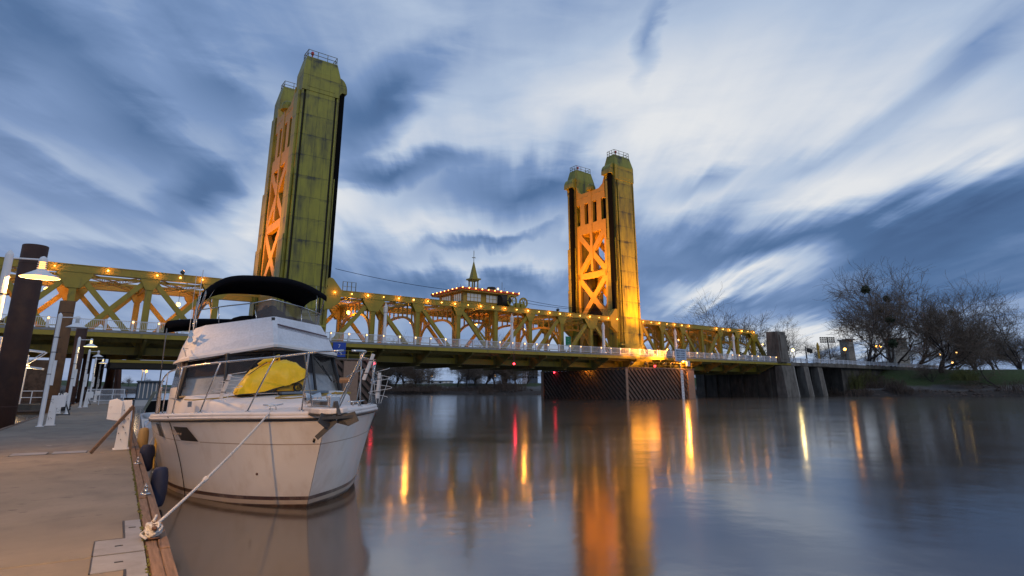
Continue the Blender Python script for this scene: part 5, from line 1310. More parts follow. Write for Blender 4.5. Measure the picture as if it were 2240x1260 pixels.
# deck hardware
def dclt(x, a, r=0):
    z = sheer(a) + .125 + .03; b = MB()
    for s in (-1, 1): b.tube([(x + s*.05, a, z - .02), (x + s*.04, a, z + .05)], .012, 6)
    b.tube([(x - .16, a, z + .07), (x - .06, a, z + .055), (x + .06, a, z + .055), (x + .16, a, z + .07)], [.009, .016, .016, .009], 6); b.build('deck_cleat', M['chrome'], boat, smooth=True)
dclt(-.62, .95); dclt(.78, .95)
b = MB(); z0 = 1.52   # bow pulpit platform
b.prism([(-.26, .75), (.26, .75), (.22, -.40), (.10, -.52), (-.10, -.52), (-.22, -.40)], z0 + .0, z0 + .085, 'z'); b.build('pulpit_platform', M['stain'], boat, bevel=.02)
b = MB(); b.prism([(-.26, .75), (.26, .75), (.22, -.41), (.10, -.53), (-.10, -.53), (-.22, -.41)], z0 - .02, z0 - .001, 'z'); b.build('platform_trim', M['caulk'], boat)
b = MB(); z1 = z0 + .09   # plough anchor with flukes below the roller
b.beam((.02, .30, z1 + .05), (.02, -.40, z1 + .06), .04, .05); b.beam((.02, -.40, z1 + .07), (.03, -.56, z1 - .12), .04, .06)
b.box(-.24, .24, -.60, -.56, z1 - .15, z1 - .12)
b.add([(-.04, -.50, z1 - .12), (-.24, -.58, z1 - .06), (-.30, -.64, z1 - .18), (-.18, -.58, z1 - .27), (-.03, -.46, z1 - .22)], [(0, 1, 2, 3, 4)])
b.add([(.04, -.50, z1 - .12), (.26, -.60, z1 - .06), (.31, -.66, z1 - .20), (.18, -.58, z1 - .27), (.03, -.46, z1 - .22)], [(4, 3, 2, 1, 0)])
b.beam((0, -.52, z1 - .18), (-.24, -.40, z1 - .42), .04, .06)
b.build('anchor', M['steelk'], boat, sol=.02)
b = MB(); b.lathe((-.12, .42, z1 + .13), [(.03, -.14), (.10, -.12), (.06, 0), (.10, .12), (.03, .14)], 14, Matrix.Rotation(R(90), 3, 'Y')); b.box(-.16, .10, .32, .60, z1, z1 + .12); b.lathe((.16, .42, z1 + .13), [(.05, -.05), (.08, 0), (.05, .05)], 12, Matrix.Rotation(R(90), 3, 'Y'))
b.build('windlass', M['chrome'], boat, bevel=.01); b = MB(); b.box(-.07, .09, -.40, -.28, z1, z1 + .17); b.build('bow_roller', M['chrome'], boat, bevel=.01)
# bow rail, raked forward
def rb(a, s, ins=.10): w, z = gun(a); return Vector((s*max(.03, w - ins), a, z + .13))
def rt(a, s):
    h = smoothtab([(-1.0, .98), (0, .97), (1.2, .96), (3, .93), (5, .84), (6, .66), (6.5, .35)], a); w = smoothtab([(-1.0, .0), (-.9, .28), (-.5, .42), (0, .52), (.6, .74), (1.2, 1.06), (2, 1.50), (3, 1.86), (4, 2.0), (6.5, 2.05)], a); return Vector((s*w, a, 1.46 + h - max(0, a)*.02))
aa = [-.98, -.9, -.7, -.5, -.2, .2, .6, 1.0, 1.5, 2, 2.6, 3.2, 4, 5, 5.6, 6.1]
b = MB()
for s in (-1, 1):
    pts = [rt(a, s) for a in aa] + [rb(6.5, s)]; b.tube(resample(pts, 60), .016, 8)
b.build('bow_rail', M['chrome'], boat, smooth=True)
for s in (-1, 1):
    for (ab, at) in ((.35, -.45), (1.25, .55), (2.35, 1.75), (3.5, 3.0), (4.7, 4.3), (5.8, 5.5)):
        b = MB(); q = rb(ab, s); b.tube([q, rt(at, s)], .013, 7); b.lathe(q - Vector((0, 0, .015)), [(.045, 0), (.04, .015), (.015, .02)], 10); b.build('stanchion', M['chrome'], boat, smooth=True)
b = MB()
for s in (-1, 1): b.tube([rt(-.3, s) - Vector((0, 0, .0)), Vector((s*.2, .1, 1.62))], .012, 6)
b.build('pulpit_brace', M['chrome'], boat)
# tubes for rods and hoop nets
for nm, p, q in (('rod_holder', (-1.30, 1.95, 1.78), (-1.20, 1.80, 2.16)), ('rod_holder', (.98, 1.15, 2.02), (1.12, 1.05, 2.48)), ('rod_holder', (1.78, 2.6, 1.64), (1.80, 2.55, 2.16))):
    b = MB(); b.tube([p, q], .034, 12); o = b.build(nm, M['pvc'], boat, smooth=False)
    b = MB(); c = Vector(p).lerp(Vector(q), .25); c2 = Vector(p).lerp(Vector(q), .75)
    for cc in (c, c2): b.lathe(cc, [(.037, -.008), (.04, 0), (.037, .008)], 12)
    b.build('clamp', M['caulk'], o)
def hoops(label, c, r, h, n, tilt):
    t2 = thing('hoop_net', label, 'hoop net', 'K', (BX + c[0], BY + c[1], c[2])); ORG[t2.name] = Vector((0, 0, 0)); b = MB()
    pts = []
    for k in range(n*16): a = 2*math.pi*k/16; pts.append((r*(.75 + .25*math.sin(k*.11))*math.cos(a) + tilt[0]*k/(n*16), r*.8*math.sin(a) + tilt[1]*k/(n*16), h*k/(n*16)))
    b.tube(pts, .005, 5)
    for a in (.3, 2.4, 4.4): b.tube([(r*.2*math.cos(a), r*.2*math.sin(a), -.12), (r*.8*math.cos(a) + tilt[0]*.6, r*.7*math.sin(a) + tilt[1]*.6, h*.7)], .005, 4)
    b.build('wire_coil', M['pvc'], t2)
hoops('white wire hoop net on the dock side of the foredeck', (-1.28, 2.35, 1.80), .24, .40, 3, (.22, -.1))
hoops('white wire hoop net lashed to the river side bow rail', (1.62, 2.2, 1.72), .24, .60, 3, (.05, 0))
# hose on the deck
def on_deck(pts):
    return resample([Vector((x, a, smoothtab([(1.3, 1.60), (2.1, 1.72), (3.2, 1.79), (4.2, 1.84)], a) - .03*x*x + .012)) for x, a in pts], 90)
h_ = thing('garden_hose', 'ochre hose looped across the foredeck around the yellow cover', 'hose', 'K', (BX, BY + 3, 1.8)); ORG[h_.name] = Vector((0, 0, 0)); h_.rotation_euler[1] = HEEL
h_.location = fpos('K', (BX, BY, 0))
b = MB(); b.tube(on_deck([(-1.72, 3.7), (-1.6, 3.3), (-1.2, 3.1), (-.7, 3.3), (0.0, 3.9), (.9, 4.05)]), .013, 6)
b.tube(on_deck([(1.2, 3.6), (.8, 2.7), (.4, 2.2), (-.1, 2.0), (-.35, 2.15), (-.2, 2.4), (.5, 2.7), (1.2, 3.3), (1.5, 3.9)]), .013, 6); b.build('tube', M['hose'], h_, smooth=True)
b = MB(); b.beam((.95, 2.9, 1.80), (1.42, 3.5, 1.80), .05, .04); b.beam((.9, 3.0, 1.79), (1.30, 3.7, 1.80), .05, .03); solo(b, 'wooden_slats', M['hose'], 'short tan slats lying on the right of the foredeck', 'boards', 'K', (0, 0, 0))
bpy.data.objects['wooden_slats'].location = fpos('K', (BX, BY, 0))
b = MB(); b.box(-.15, .75, 2.55, 2.95, 1.785, 1.83); b.build('deck_hatch', M['lblue'], boat, bevel=.01)
# the covered generator
g = thing('covered_generator', 'wheeled yellow machine under a bright yellow tarpaulin on the foredeck', 'generator', 'K', (BX - .12, BY + 3.1, 0)); ORG[g.name] = Vector((0, 0, 0)); g.rotation_euler[1] = HEEL
zb = 1.80
# cover surface: ring sections from the low left toe to the right end
secs = [(-.80, 1.80, 1.83, .12), (-.77, 1.80, 1.93, .22), (-.66, 1.81, 2.11, .26), (-.55, 1.81, 2.26, .29), (-.30, 1.84, 2.39, .30), (-.10, 1.90, 2.43, .30), (.10, 1.95, 2.44, .30), (.28, 2.00, 2.40, .29), (.42, 2.06, 2.31, .27), (.52, 2.12, 2.20, .22), (.55, 2.15, 2.17, .14)]
rr = random.Random(9); rows = []
for (x, z0_, z1_, d) in secs:
    r_ = []; n = 22
    for k in range(n + 1):
        a = math.pi*k/n; yy = -d*math.cos(a); zz = z0_ + (z1_ - z0_)*(math.sin(a)**.55)
        wr = .014*math.sin(9*x + 5*a) + .010*math.sin(17*x - 9*a + 1) + .006*math.sin(31*a + 23*x)
        r_.append((x - .2 + .2 + wr, yy*(1 + wr*2.5), zz + wr*(math.sin(a))))
    rows.append(r_)
# refine between sections
fine = []
for i in range(len(rows) - 1):
    for s in range(5):
        f = s/5; fine.append([tuple(Vector(a).lerp(Vector(c), f) + Vector((0, .005*math.sin(40*(a[0] + f*.1) + 7*k), .006*math.sin(23*a[0] + 11*f + k*1.3)))) for k, (a, c) in enumerate(zip(rows[i], rows[i+1]))])
fine.append(rows[-1])
b = MB(); b.strip(fine); b.add(rows[-1], [tuple(range(len(rows[-1])))]); b.add(rows[0], [tuple(range(len(rows[0])))]); b.build('cover', M['yellow'], g, smooth=True)
b = MB(); pk = [(-.42, -.1, 2.36), (-.30, -.12, 2.44), (-.16, -.05, 2.46), (-.02, 0, 2.54), (0, .03, 2.42)]; b.tube(pk, [.03, .045, .05, .03, .02], 7); b.build('cover_knot', M['yellow'], g, smooth=True)
b = MB(); b.tube([(s_[0], -s_[3] - .004, s_[1] - .002) for s_ in secs], .009, 5); b.tube([(-.62, -.2, 2.16), (-.40, -.26, 2.33), (-.28, -.22, 2.41)], .007, 4); b.build('cover_cord', M['caulk'], g)
b = MB(); b.prism([(-.05, 1.84), (.43, 1.84), (.47, 2.12), (.2, 2.04), (-.05, 1.94)], -.2, .2, 'y'); b.build('body', M['yplastic'], g, bevel=.01)
for sy in (-.25, .22):
    b = MB(); b.lathe((.33, sy, 1.905), [(.03, -.03), (.085, -.03), (.085, .03), (.03, .03)], 18, Matrix.Rotation(R(90), 3, 'X')); o = b.build('wheel', M['rubber'], g)
    b = MB(); b.lathe((.33, sy - .02, 1.905), [(.01, -.022), (.058, -.022), (.058, .01), (.01, .01)], 14, Matrix.Rotation(R(90), 3, 'X')); b.build('hub', M['yplastic'], o)
b = MB(); b.box(-.5, .28, -.22, .2, 1.815, 1.842); b.tube([(.44, -.2, 1.82), (.50, -.2, 2.16)], .012, 6); b.build('undercarriage', M['caulk'], g)
b = MB(); b.box(1.18, 1.26, 1.35, 1.48, 0, 0) if False else None
# speaker / spotlight on the rail
b = MB(); c = rt(1.0, 1); b.tube([(.60, 1.35, 2.02), (.80, 1.25, 2.02)], .055, 10); b.build('spotlight', mat('rusted_chrome', (.35, .18, .08), .5, .5), boat)
b = MB(); b.box(-1.66, -1.60, 3.55, 3.70, 1.60, 1.70); b.build('deck_vent', M['lblue'], boat)
# boathook and poles between dock and boat
b = MB(); b.tube([(-2.05, 5.2, .35), (-1.95, 8.4, 1.7)], .016, 6); b.tube([(-2.02, 5.6, .55), (-1.9, 8.6, 1.75)], .014, 6); b.build('side_pole', M['hose'], boat)
# ------------------------------------------------------------------ small boats and the left bank
def skiff(label, x, y, L, w, m_, heading, extras):
    t = thing('motorboat', label, 'boat', 'K', (x, y, 0), rz=heading); ORG[t.name] = Vector((0, 0, 0))
    rows = []
    for i in range(13):
        f = i/12; yy = L*(f - .5); ww = w/2*(1 - max(0, (f - .45)/.55)**2.2); r_ = []
        for (k, z) in ((.0, -.15), (.7, -.1), (.92, .3), (1.0, .72 + .15*f)): r_.append((k*ww, yy, z))
        r_ = [(-p[0], p[1], p[2]) for p in reversed(r_)] + r_; rows.append(r_)
    b = MB(); b.strip(rows); b.add(rows[0], [tuple(range(len(rows[0])))]); b.build('hull', m_, t, smooth=True)
    b = MB(); b.strip([[(p[0], p[1], .70 + .15*i/12 - (.25 if abs(p[0]) < w*.3 else 0)) for p in (r_[0], r_[1], (r_[1][0]*.6, r_[1][1], 0), (-r_[1][0]*.6, r_[1][1], 0), r_[-2], r_[-1])] for i, r_ in enumerate(rows)]); b.build('deck', M['hullpale'], t)
    b = MB(); y0 = -L/2 - .25; b.prism([(y0 - .25, .95), (y0 + .15, .98), (y0 + .22, 1.22), (y0 + .05, 1.38), (y0 - .3, 1.34), (y0 - .4, 1.12)], -.2, .2, 'x'); o = b.build('outboard_motor', M['motor'] if extras != 'white' else M['white'], t, bevel=.03)
    b = MB(); b.box(-.07, .07, y0 - .1, y0 + .08, -.3, .96); b.build('motor_leg', M['motor'], o)
    if extras == 'screen':
        b = MB(); b.strip([[(-w*.42, .2, .85), (0, .5, .88), (w*.42, .2, .85)], [(-w*.36, -.15, 1.35), (0, .1, 1.4), (w*.36, -.15, 1.35)]]); b.build('windscreen', M['glass'], t)
        b = MB(); b.strip([[(-w*.45, -L*.3, 1.0), (-w*.3, -L*.28, 1.7), (w*.3, -L*.28, 1.7), (w*.45, -L*.3, 1.0)], [(-w*.45, 0, 1.0), (-w*.32, 0, 1.75), (w*.32, 0, 1.75), (w*.45, 0, 1.0)]]); b.build('canvas_top', M['green_canvas'], t, sol=.03)
    return t
skiff('small runabout with grey outboard tied up behind the cruiser', 1.75, 24.2, 4.6, 1.9, M['hullpale'], R(0), 'plain')
skiff('runabout with olive canvas top moored beyond the first runabout', 1.9, 31.5, 5.5, 2.1, M['white'], R(0), 'screen')
skiff('pale skiff with white outboard on the city side of the dock', -4.9, 29.0, 4.6, 1.7, M['hullpale'], R(8), 'white')
t = thing('houseboat', 'houseboat with striped pale wall at the far end of the dock', 'boat', 'K', (2.6, 84, 0)); b = MB(); b.box(1.5, 4.2, 80, 88, -.3, .6); b.build('hull', M['hullpale'], t)
b = MB(); b.box(1.6, 4.0, 80.8, 87, .6, 2.6); b.box(1.5, 4.1, 80.4, 87.4, 2.6, 2.72); b.build('cabin', M['lblue'], t)
b = MB(); [b.box(1.75 + k*.4, 1.84 + k*.4, 80.74, 80.79, .8, 2.5) for k in range(6)]; b.build('stripes', M['pvc'], t)
# sea wall, gangway and the lit platform on the city side
t = thing('sea_wall', 'tall stained brown sea wall behind the piles', 'wall', 'K', (-20, 70, 0)); b = MB(); b.box(-34, -19, -30, 118, -1, 4.6); b.prism([(-34, 118), (-8.6, 118), (-10.5, 150), (-14, 190), (-34, 190)], -1, 6.1, 'z'); b.build('wall', mat('brown_sea_wall', (.12, .075, .05), .95, var=.35, vscale=.6, dark=(.03, .022, .018), dscale=1.3, damt=.8, bump=.6, bscale=3), t)
t = thing('gangway', 'white truss gangway reaching down from the sea wall', 'gangway', 'K', (-12, 62, 4)); b = MB()
for y in (61, 62.6):
    p0, p1 = Vector((-19, y, 5.0)), Vector((-5.5, y, 3.4))
    b.beam(p0, p1, .12, .14); b.beam(p0 + Vector((0, 0, 1.3)), p1 + Vector((0, 0, 1.3)), .12, .12)
    for k in range(10):
        a = p0.lerp(p1, k/10); c = p0.lerp(p1, (k + 1)/10); b.beam(a, a + Vector((0, 0, 1.3)), .07, .07); b.beam(a, c + Vector((0, 0, 1.3)), .06, .06) if k % 2 else b.beam(a + Vector((0, 0, 1.3)), c, .06, .06)
b.build('truss', M['wrail'], t)
t = thing('landing_tower', 'white steel landing frame lit by yellow lamps below the gangway', 'landing', 'K', (-8, 64, 0)); b = MB()
for x in (-9.6, -7.0):
    for y in (63, 65.4): b.box(x - .1, x + .1, y - .1, y + .1, .4, 4.6)
for z in (.9, 2.4, 4.5):
    for y in (63, 65.4): b.box(-9.6, -7.0, y - .07, y + .07, z - .07, z + .07)
for y in (62.9, 65.5): b.beam((-9.6, y, 2.5), (-7, y, 4.4), .09, .09); b.beam((-9.6, y, 4.4), (-7, y, 2.5), .09, .09)
for k in range(8): b.box(-12 + k, -11.94 + k, 62.5, 62.56, .7, 1.7)
b.box(-12, -5, 62.5, 62.56, 1.65, 1.7); b.box(-12, -5, 62.5, 62.56, 1.15, 1.2); b.build('frame', M['wrail'], t)
b = MB(); b.box(-12.2, -4.6, 62.2, 67, .2, .62); b.build('float', M['dconc'], t)
for (x, z) in ((-8.3, 4.3), (-6.6, 3.6)):
    b = MB(); b.ball((x, 62.8, z), .12); b.build('lamp', M['bulbw'], t); point(t, (x, 62.4, z - .3), 160, (1, .62, .22), .15)
def dolphin(label, x, y, h):
    t = thing('mooring_dolphin', label, 'mooring piles', 'K', (x, y, 0))
    for (dx, dy) in ((-1.6, 0), (1.0, -.4), (.3, 1.4)):
        b = MB(); b.tube([(x + dx, y + dy, -1), (x + dx*.15, y + dy*.15, h)], [.3, .26], 10); b.build('pile', M['pile'], t)
dolphin('leaning three legged pile cluster beyond the dock end', -1.0, 118, 8.2)
dolphin('leaning brown pile cluster before the sea wall', -12.5, 58, 5.2)
for (x, y, h, lb) in ((2.2, 96, 4.3, 'twin headed lit lamp standing beyond the dock end'),):
    t = thing('park_lamp', lb, 'lamp post', 'K', (x, y, 0)); b = MB(); b.tube([(x, y, 0), (x, y, h)], .06, 6); b.tube([(x + .35, y, 0), (x + .35, y, h - .3)], .05, 6); b.build('post', M['wrail'], t)
    b = MB(); b.ball((x - .1, y, h + .1), .15); b.ball((x + .4, y, h - .2), .17); b.build('lamp', M['lampe'], t); point(t, (x, y - .5, h), 25, (1, .7, .35), .2)
t = thing('floating_walkway', 'white railed walkway across the end of the basin', 'walkway', 'K', (-1, 100, 0)); b = MB(); b.box(-6, 5, 99.5, 101, .1, .6); b.build('deck', M['dconc'], t)
b = MB(); 
for z in (1.2, 1.75): b.box(-6, 5, 99.5, 99.56, z - .04, z)
for k in range(9): b.box(-6 + k*1.35, -5.92 + k*1.35, 99.5, 99.56, .6, 1.75)
b.build('railing', M['wrail'], t)
t = thing('maintenance_platform', 'dark maintenance platform hung under the left truss span', 'platform', 'B', (8.5, 2, 5)); b = MB(); b.box(4.5, 13.5, -1.5, 4, 4.0, 4.75); b.build('box', M['dark'], t); b = MB(); b.box(4.4, 13.6, -1.6, -1.52, 4.6, 4.9); b.build('edge_beam', M['olive'], t)

# ------------------------------------------------------------------ trees
def tree_mesh(seed, Ht, spread, lean=0.0, forks=3, density=1.0, up=0.6, clear=.25):
    rr = random.Random(seed); tr = MB(); tw = MB(); r0 = Ht*.026
    def branch(p, d, L, r, lev):
        n = 5 if lev < 3 else (3 if lev < 5 else 2); r = max(r, (0, 0, .11, .075, .046, .033, .026)[lev]*Ht/27); pts = [p.copy()]; rad = [r]; dirs = []
        for i in range(n):
            wob = .16 if lev < 2 else .30
            d = (d + Vector((rr.gauss(0, wob), rr.gauss(0, wob), rr.gauss(0, wob*.7) + (up*.16 if lev > 0 else .0)))).normalized()
            if lev >= 3: d.z -= .03; d.normalize()
            p = p + d*(L/n); pts.append(p.copy()); dirs.append(d.copy()); rad.append(r*(1 - (.62 if lev < 4 else .3)*(i + 1)/n))
        (tr if lev <= 2 else tw).tube(pts, rad, 6 if lev == 0 else (5 if lev < 3 else 3), caps=False)
        if lev >= 6: return
        k = {0: forks + 1, 1: 5, 2: 5, 3: 4, 4: 4, 5: 3}[lev]
        k = max(2, int(round(k*density*rr.uniform(.8, 1.15))))
        for j in range(k):
            f = (clear + (1 - clear)*(j + .6)/k) if lev == 0 else rr.uniform(.22, 1.0)
            if j == k - 1: f = 1.0
            i = min(n - 1, int(f*n)); q = pts[i].lerp(pts[i+1], min(1, f*n - i)); d0 = dirs[i]
            ang = rr.uniform(.45, .95) if j < k - 1 else rr.uniform(.1, .35)
            if lev == 0: ang *= spread
            ax = d0.cross(Vector((rr.gauss(0, 1), rr.gauss(0, 1), rr.gauss(0, 1)))).normalized()
            nd = Matrix.Rotation(ang, 3, ax) @ d0
            if lev == 0 and nd.z < .15: nd.z = .15 + abs(nd.z)*.3; nd.normalize()
            Lc = L*(rr.uniform(.55, .80) if lev > 0 else rr.uniform(.75, 1.0))
            branch(q, nd, Lc*(1.12 if j == k - 1 else 1), rad[i]*rr.uniform(.52, .68) if j < k - 1 else rad[i+1 if f >= 1 else i]*.85, lev + 1)
    branch(Vector((0, 0, -1)), Vector((lean, 0, 1)).normalized(), Ht*.36, r0, 0)
    zl = sorted(v[2] for v in tw.v); zs = zl[int(len(zl)*.985)]; s = Ht/zs
    for m_ in (tr, tw): m_.v = [(x*s, y*s, z*s) for x, y, z in m_.v]
    a = tr.build('trunk', M['bark'], None, smooth=True).data; b_ = tw.build('crown', M['twig']).data
    for o in [o for o in C.objects if o.data in (a, b_)]: bpy.data.objects.remove(o)
    return a, b_, tw.v
PROTO = [tree_mesh(3, 30, 1.0, 0, 4, 1.0), tree_mesh(8, 30, 1.2, .12, 4, 1.0), tree_mesh(17, 30, .95, -.1, 3, 1.05), tree_mesh(21, 18, 1.15, .05, 4, .92, clear=.35), tree_mesh(35, 18, 1.0, 0, 4, .95), tree_mesh(41, 20, 1.3, .9, 3, .9, up=.15), tree_mesh(51, 18, 1.35, 0, 5, 1.1, clear=.05, up=.5), tree_mesh(66, 30, 1.15, -.2, 3, .95, clear=.3)]
mis = MB(); rr = random.Random(1)
for i in range(260):
    v = Vector((rr.gauss(0, 1), rr.gauss(0, 1), rr.gauss(0, 1))).normalized()*rr.uniform(.3, .75); d = Vector((rr.gauss(0, 1), rr.gauss(0, 1), rr.gauss(0, 1))).normalized()*.2; e = v.cross(d).normalized()*.10
    mis.add([v - d, v + e, v + d, v - e], [(0, 1, 2, 3)])
mo = mis.build('mistletoe', M['leafg']); mis_me = mo.data; bpy.data.objects.remove(mo)
def tree(label, u, vtop, Y, proto, zg, rz=0.0, wide=1.0, group=None, balls=0, seed=0):
    top = rayp(u, vtop, Y); h = top.z - zg; base = PROTO[proto]; s = h/(30, 30, 30, 18, 18, 20, 18, 30)[proto]
    p = Vector((top.x, Y, zg)); t = thing('bare_tree', label, 'tree', 'W', tuple(p), group, rz); wide *= 1.0; t.scale = (s*wide, s*wide, s)
    for nm, me in (('trunk', base[0]), ('crown', base[1])):
        o = bpy.data.objects.new(nm, me); C.objects.link(o); o.parent = t
    rr = random.Random(seed + 5)
    for k in range(balls):
        v = rr.choice(base[2]); o = bpy.data.objects.new('mistletoe', mis_me); C.objects.link(o); o.parent = t; o.location = v; q = rr.uniform(1.0, 1.7)/s; o.scale = (q, q, q)
    return t
G = 'bare trees on the right hand bank'
tree('tall bare tree with dark mistletoe clumps rising left of the group beyond the bridge end', 1872, 615, 168, 7, 3.5, 1.5, 1.05, G, 4)
tree('tallest bare tree of the group right of the bridge end', 1925, 603, 176, 0, 4, .6, 1.0, G, 2, 3)
tree('broad bare tree with thick forked dark trunk in the middle of the right bank', 2022, 624, 166, 2, 3.2, 1.2, 1.2, G, 1, 5)
tree('bare tree with arching limbs right of the broad forked tree', 2105, 655, 172, 7, 4, 3.9, 1.0, G)
tree('bare tree partly cut by the right edge of the view', 2205, 640, 168, 1, 4, .3, 1.05, G)
tree('pale bare tree outside the right edge', 2300, 620, 165, 2, 4, 2.2, 1.0, G)
tree('slim bare tree standing in the gap between the tall group and the forked tree', 1975, 655, 190, 4, 6.5, 2.2, 1.0, G)
tree('low leaning tree with bent trunk sprawling over the water at the right', 2185, 760, 150, 5, 1.2, 2.9, 1.3, G)
tree('low drooping grey tree at the foot of the forked tree', 2035, 775, 158, 3, 2.0, .9, 1.1, G)
tree('thin bare tree behind the pale lamps on the right bank', 2155, 690, 200, 3, 6.8, 1.4, 1.1, G)
for k, (u, v, Y, pr, lb) in enumerate(((1655, 672, 210, 4, 'round crowned bare tree behind the sloped end of the truss'), (1728, 700, 205, 3, 'bare tree right behind the tall concrete pylon'), (1768, 742, 215, 4, 'small bare tree right of the pylon'), (1690, 752, 220, 3, 'low bare tree left of the pylon'), (1612, 760, 230, 3, 'bare tree seen through the last truss panels'), (1560, 752, 232, 4, 'bare tree seen through the truss near its sixth post'), (1500, 745, 228, 3, 'bare tree seen through the truss right of the notice board'), (1430, 748, 226, 4, 'bare tree seen through the truss right beside the far tower'), (1835, 770, 240, 4, 'small distant tree between the gold lamp and the tall trees'))):
    tree(lb, u, v, Y, pr, 6.5, k*1.3, 1.1, 'bare trees behind the far truss')
NM = ('first', 'second', 'third', 'fourth', 'fifth', 'sixth', 'seventh', 'eighth', 'ninth', 'tenth', 'eleventh', 'twelfth', 'thirteenth', 'fourteenth')
us = (826, 848, 868, 890, 912, 940, 1000, 1020, 1040, 1062, 1085, 1108, 1128, 1150)
for k, u in enumerate(us):
    Y = 205 + (k*37 % 23) - (k*1.2); pr = (3, 6, 4, 3, 6, 4, 3)[k % 7]
    tree('%s bare tree from the left on the far bank below the lift span' % NM[k], u, 752 + (k*29 % 26) + (22 if k in (4, 5) else 0), Y, pr, 2.0, k*.9, 1.1, 'bare trees below the lift span')
for k, (u, v) in enumerate(((268, 832), (283, 826), (305, 834), (330, 828), (348, 838), (1518, 800), (1535, 806))):
    tree('%s small distant tree seen under the bridge' % ('left ' + NM[k] if k < 5 else 'right ' + NM[k - 5]), u, v, 262 if k < 5 else 195, 3 + k % 2, 3, k*1.9, 1.3, 'distant trees under the bridge')
for k, (u, v) in enumerate(((1985, 735), (2050, 725), (2075, 742), (2130, 735), (2175, 742), (2225, 735), (1905, 760))):
    tree('%s tree from the left in the faint far row behind the right bank' % NM[k], u, v, 245, 3 + k % 2, 7, k*2.1, 1.3, 'far row of bare trees on the right')
sp = []; rnd = random.Random(14)
for i in range(60):
    q = rayp(rnd.uniform(800, 1170), 850, 1); u = rnd.uniform(815, 1168); Y = rnd.uniform(196, 206); q = rayp(u, 850, Y); sp.append((q.x, Y, 1.2, 4, rnd.uniform(1.0, 2.4), 40))
brush('far_brushwood', 'dark leafless scrub on the far bank below the lift span', M['shrub'], sp, 16)
# ------------------------------------------------------------------ far buildings, lamps
def block(name, label, u0, u1, vt, Y, D, col, rows_, cols, lit=0.0, zg=6.5):
    a = rayp(u0, vt, Y); c = rayp(u1, vt, Y); t = thing(name, label, 'building', 'W', ((a.x + c.x)/2, Y, zg)); m_ = mat(name + '_wall', col, .9, var=.1, vscale=.3)
    b = MB(); b.box(a.x, c.x, Y, Y + D, zg - 3, a.z); b.build('wall', m_, t); b = MB(); b.box(a.x - .3, c.x + .3, Y - .3, Y + D + .3, a.z, a.z + .4); b.build('roof', M['dconc'], t)
    w = (c.x - a.x)/cols; h = (a.z - zg)/rows_; rr = random.Random(int(u0))
    for i in range(rows_):
        for j in range(cols):
            b = MB(); x = a.x + w*(j + .5); z = zg + h*(i + .5); b.box(x - w*.28, x + w*.28, Y - .06, Y - .01, z - h*.28, z + h*.28); b.build('window', M['glass'] if rr.random() > lit else M['winl'], t)
    return t
block('apartment_block', 'slim pale apartment tower between the trees under the lift span', 1143, 1156, 790, 300, 12, (.42, .38, .42), 6, 3, .2)
block('apartment_block', 'dark blue grey block behind the slim pale tower', 1157, 1176, 792, 310, 12, (.08, .10, .13), 6, 3)
block('apartment_block', 'white block behind the trees under the middle of the lift span', 1040, 1052, 798, 330, 12, (.45, .46, .50), 5, 2, .2)
block('brick_block', 'pinkish block behind the trees left of the far pier', 1098, 1108, 795, 320, 12, (.40, .22, .20), 5, 2, .2)
block('low_warehouse', 'long low pale roof beyond the far bank', 880, 985, 834, 420, 20, (.35, .37, .40), 1, 12, .5, 5)
block('low_red_house', 'low brick building glimpsed behind the trees on the right bank', 1935, 1975, 793, 260, 10, (.30, .10, .07), 1, 5, .3)
for lb, u0, u1, vt, Y in (('plain tall concrete tower behind the tall bare trees', 1853, 1868, 744, 215), ('wider tan concrete tower behind the bare trees', 1953, 1985, 742, 225)):
    a = rayp(u0, vt, Y); c = rayp(u1, vt, Y); t = thing('concrete_pylon', lb, 'pylon', 'W', (a.x, Y, 6)); b = MB(); b.frus((a.x, c.x, Y, Y + 6), 4, (a.x + .2, c.x - .2, Y + .3, Y + 5.7), a.z); b.build('shaft', M['conc'], t)
    b = MB(); b.box(a.x - .2, c.x + .2, Y - .2, Y + 6.2, a.z - .0 + .003, a.z + .5); b.build('cap', M['conc'], t)
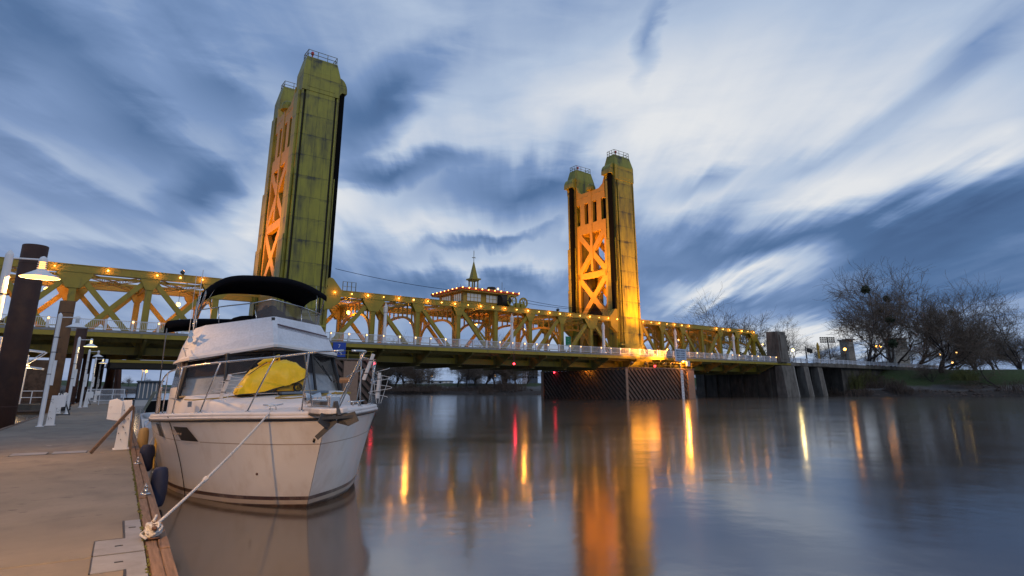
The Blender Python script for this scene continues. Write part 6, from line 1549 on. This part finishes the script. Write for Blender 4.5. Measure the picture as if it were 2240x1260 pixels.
a = rayp(2073, 727, 330); t = thing('stadium_light', 'tall stadium floodlight mast left of the tall trees', 'light mast', 'W', (a.x, 330, 6)); b = MB(); b.tube([(a.x + 1, 330, 4), (a.x, 330, a.z)], .3, 6); b.build('mast', M['steelk'], t)
t.location.x = rayp(1812, 760, 330).x; t.location.z = 3
b = MB()
for k in range(7):
    for j in range(3): b.box(a.x - 4.2 + k*1.2, a.x - 3.4 + k*1.2, 329.5, 330, a.z - 2.5 + j*1.1, a.z - 1.8 + j*1.1)
for j in range(3): b.box(a.x - 4.3, a.x + 4, 329.6, 329.9, a.z - 2.62 + j*1.1, a.z - 2.49 + j*1.1)
b.box(a.x - .2, a.x + .2, 329.62, 329.88, a.z - 3.5, a.z + .5); b.build('lamp_bank', M['dark'], t)
for lb, u, v, Y, e, m_ in (('amber lamp glowing behind the tall trees, right one of a pair', 1925, 757, 190, 250, 'bulb'), ('amber lamp glowing behind the tall trees, left one of a pair', 1915, 757, 190, 250, 'bulb'), ('pale yellow street light right of the concrete pylon', 1734, 766, 185, 500, 'bulbw'), ('pinkish street light left of the tall concrete tower', 1848, 764, 190, 150, 'bulb'), ('tiny yellow lamp over the right bank path', 2092, 771, 190, 50, 'bulbw'), ('second tiny yellow lamp left of the path lamp', 2056, 775, 190, 30, 'bulbw'), ('white globe lamp low among the right bank trees', 2083, 793, 185, 20, 'bulbw')):
    p = rayp(u, v, Y); t = thing('street_light', lb, 'street light', 'W', (p.x, Y, 6.8)); b = MB(); b.tube([(p.x, Y, 5), (p.x, Y, p.z - .2)], .1, 6); b.build('post', M['steelk'], t)
    b = MB(); b.ball(p, .42 if e > 100 else .25); b.build('lamp', M[m_], t); point(t, (p.x, Y - .8, p.z), e, SOD if m_ == 'bulb' else (1, .75, .3), .4)
for lb, u, v in (('white lamp far across the river under the span', 945, 822), ('tiny warm lamp at the foot of the far trees', 848, 842), ('pale lamp behind the far trees left of the pier', 1083, 822)):
    p = rayp(u, v, 250); t = thing('street_light', lb, 'street light', 'W', (p.x, 250, 3)); b = MB(); b.tube([(p.x, 250, 2), (p.x, 250, p.z)], .1, 6); b.build('post', M['steelk'], t); b = MB(); b.ball(p, .35); b.build('lamp', M['bulbw'], t)
